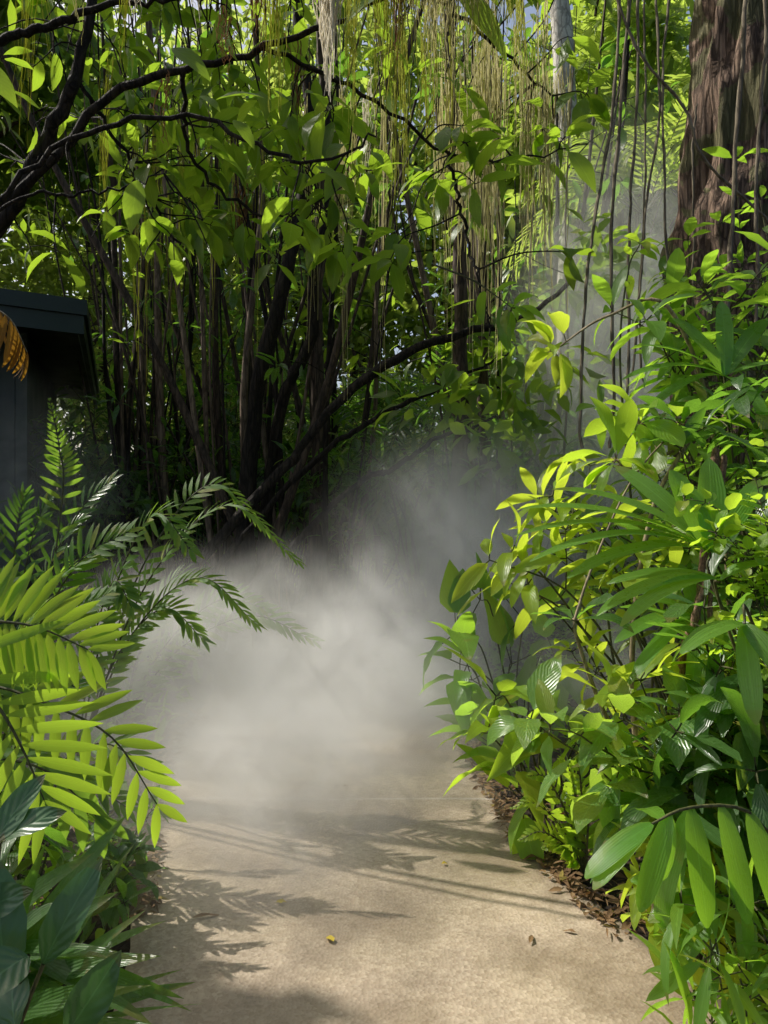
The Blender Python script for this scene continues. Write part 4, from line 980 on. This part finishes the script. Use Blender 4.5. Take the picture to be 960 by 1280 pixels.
def liana(label, pts, r, mat='liana', group='lianas hanging in front of the mist column'):
    p = spline(pts, 46); p[1:-1] += np.cumsum(rng.normal(0, .003, (44, 3)), 0) * V3(1, 1, 0)
    mb = MB(); tube(mb, p, r * (1 + .15 * np.sin(np.arange(46) * .9 + r * 999)), 7, bump=.2, bfreq=12)
    tag(mb.build('liana', M[mat], None, p[0]), label, 'liana', group)
for pts, Y, r, lab in [
    ([(776, -60), (768, 120), (752, 240), (735, 380), (728, 560)], 5.0, .011, 'palest liana slanting down left across the mist column'),
    ([(790, -60), (776, 140), (764, 300), (768, 480), (762, 560)], 5.1, .012, 'thick pale liana next to the slanting one'),
    ([(798, -60), (797, 100), (790, 260), (788, 400), (785, 520)], 5.1, .010, 'dark straight liana in the middle of the mist column'),
    ([(820, -60), (822, 80), (822, 160), (806, 250), (800, 350), (790, 470)], 5.2, .009, 'dark liana bending left at half height'),
    ([(843, -60), (826, 90), (828, 240), (832, 380), (830, 480)], 5.2, .009, 'dark brown liana closest to the big trunk on its mist side'),
    ([(803, -60), (806, 150), (804, 330), (806, 480)], 5.6, .008, 'thin twin liana behind the dark straight one'),
    ([(938, -60), (930, 90), (922, 240), (912, 380), (905, 480)], 4.6, .014, 'pale liana crossing in front of the rough trunk'),
    ([(955, -60), (952, 100), (944, 250), (940, 420)], 4.6, .011, 'thin brown liana at the right edge before the rough trunk'),
    ([(750, -60), (800, 60), (862, 140), (880, 200), (960, 280)], 5.0, .010, 'dark vine slanting right down to the rough trunk'),
    ([(862, 480), (868, 330), (866, 210), (872, 130)], 5.8, .008, 'vine clinging to the left flank of the rough trunk')]:
    liana(lab, [A(x, y, Y) for x, y in pts], r)
b = V3(2.6, 5.4, 0)
shrub('vine with dark leaves climbing the foot of the rough trunk', b, q([(900, 280), (930, 330), (860, 300), (950, 250), (890, 340), (840, 340), (920, 200)], 5.4), 'mid', .2, .075, 5, 'ovate', .9, name='climbing_vine', cat='vine', subs=2, lift=.05, sublen=.1)
b = V3(2.3, 4.6, 0)
shrub('airy dark shrub standing in the mist column', b, q([(760, 580), (800, 540), (820, 560), (720, 640), (800, 600), (850, 470)], 4.5), 'mid', .18, .055, 3, 'lance', .9, subs=2, lift=.15, sublen=.18)
b = V3(1.9, 4.2, 0)
shrub('tall dark border shrub behind the yellow green one', b, q([(700, 700), (760, 640), (820, 660), (740, 740), (860, 640), (900, 700)], 4.1), 'mid', .18, .07, 5, 'ovate', .9, subs=3, lift=.15, sublen=.2)
wand('hanging spray of grey green leaves below the dark branch', [A(540, 330, 4.9), A(590, 350, 4.8), A(620, 370, 4.75), A(640, 385, 4.7)], .007, 'mid', .24, .075, 4, 8, 'ovate', 'stem', 1.2, .3, name='leafy_spray', up=-.1)

# ------------------------------------------------------------------ small things on the ground
def fallen(px, py, L, W, az, mat, lab):
    Y = 1.555 * F / (py - 640); p = A(px, py, Y); p[2] = .054
    mb = MB(); leaves(mb, p, V3(math.cos(az), math.sin(az), .12), V3(.1, -.1, 1), L, W, .5, .35, 8, 'ovate', 0, .25)
    tag(mb.build('fallen_leaf', M[mat], None, p), lab, 'leaf', 'leaves fallen on the path')
fallen(345, 1131, .045, .024, .3, 'yellowleaf', 'small yellow leaf lying on the shaded concrete')
fallen(417, 1180, .05, .03, 2.2, 'yellowleaf', 'tan leaf lying in the sunny patch by the leaf shadow')
fallen(662, 1182, .07, .018, 1.2, 'litter', 'curled brown leaf alone on the sunny concrete')
fallen(720, 1168, .05, .015, 2.8, 'litter', 'brown leaf close to the right path edge')
fallen(240, 1150, .12, .02, .3, 'litter', 'long dry leaf near the left path edge')
fallen(552, 1082, .03, .018, .3, 'yellowleaf', 'tiny yellow fleck of a leaf at the middle of the path')
fallen(430, 985, .035, .018, 1., 'litter', 'leaf fragment at the near edge of the mist')

mb = MB(); n = 2600
t = rng.uniform(.28, .62, n); k = (t * 159).astype(int); side = rng.integers(0, 2, n)
e = np.where(side[:, None] == 0, pl3[k], pr3[k]); sg = np.where(side == 0, -1, 1)
O = e + np.stack([sg * (rng.exponential(.16, n) - .09), rng.normal(0, .05, n), np.full(n, .03)], 1); O[:, 2] += np.where(np.sign(O[:, 0] - e[:, 0]) != sg, .03, rng.uniform(0, .06, n))
leaves(mb, O, rnd_dir(n, -.2, .3), UP + rng.normal(0, .4, (n, 3)), rng.uniform(.02, .08, n), rng.uniform(.006, .03, n), rng.uniform(-.5, .9, n), .3, 5, 'ovate', 0, .2)
tag(mb.build('leaf_litter', M['litter']), 'dry brown leaf litter along both path edges', 'litter', kind='stuff')
mb = MB(); n = 9000
X = rng.uniform(-4.5, 4.5, n); Yy = rng.uniform(1.2, 11, n)
xl = np.interp(Yy, pl3[:, 1], pl3[:, 0]); xr_ = np.interp(Yy, pr3[:, 1], pr3[:, 0]); kp = (X < xl - .08) | (X > xr_ + .08)
O = np.stack([X, Yy, np.full(n, .03)], 1)[kp]; n = len(O)
D = unit(rnd_dir(n, .2, 1.)); leaves(mb, O + UP * rng.uniform(0, .12, (n, 1)), D, UP + rng.normal(0, .5, (n, 3)), rng.uniform(.06, .2, n), rng.uniform(.02, .06, n), rng.uniform(.3, 1.3, n), .2, 5, 'lance')
tag(mb.build('ground_cover', M['mid']), 'low green ground cover on the soil beside the path', 'ground cover', kind='stuff')

# ------------------------------------------------------------------ mist
def mist(label, cen, rad, mat):
    import bmesh
    bm = bmesh.new(); bmesh.ops.create_icosphere(bm, subdivisions=4, radius=1)
    for v in bm.verts: v.co *= .97 + .10 * noise.noise(v.co * 2.3 + Vector(cen))
    me = bpy.data.meshes.new('mist'); bm.to_mesh(me); bm.free(); me.materials.append(mat)
    o = bpy.data.objects.new('mist', me); COL.objects.link(o); o.location = cen; o.scale = rad
    tag(o, label, 'mist', kind='stuff')
mist('white bank of artificial mist rolling over the path', (-.6, 5.6, .3), (2.5, 3.1, 1.35), mist_mat('mist_bank', 2.4, .85, (.38, .62), .10))
mist('streaky mist lit by sunbeams where the path disappears', tuple(A(575, 680, 6.0)), (1.5, 1.5, 1.35), mist_mat('beam_mist', 1.5, .9, (.2, .62), .35))
mist('low mist creeping under the ferns on the bank', tuple(A(215, 770, 4.9)), (1.0, .9, .6), mist_mat('creeping_mist', 1.3, 1.2, (.3, .7), .1))
mist('thin low mist drifting over the near path', (-.6, 3.6, .35), (1.0, 1.6, .85), mist_mat('thin_mist', 1.7, 1.4, (.3, .7), .2))
mist('tall grey mist column rising between lianas and the rough trunk', (2.6, 8.4, 3.0), (1.7, 2.2, 3.9), mist_mat('mist_column', 1.25, .55, (.36, .66), .12))
mist('faint mist in front of the hut wall', (-3.3, 7.0, 1.7), (1.3, .8, 1.5), mist_mat('hut_mist', .8, 1.3, (.3, .7), .1))
mist('wisp of mist in the hollow of the right hand shrubs', tuple(A(745, 830, 3.7)), (.55, .45, .5), mist_mat('hollow_mist', 1.8, 1.6, (.3, .7), .1))
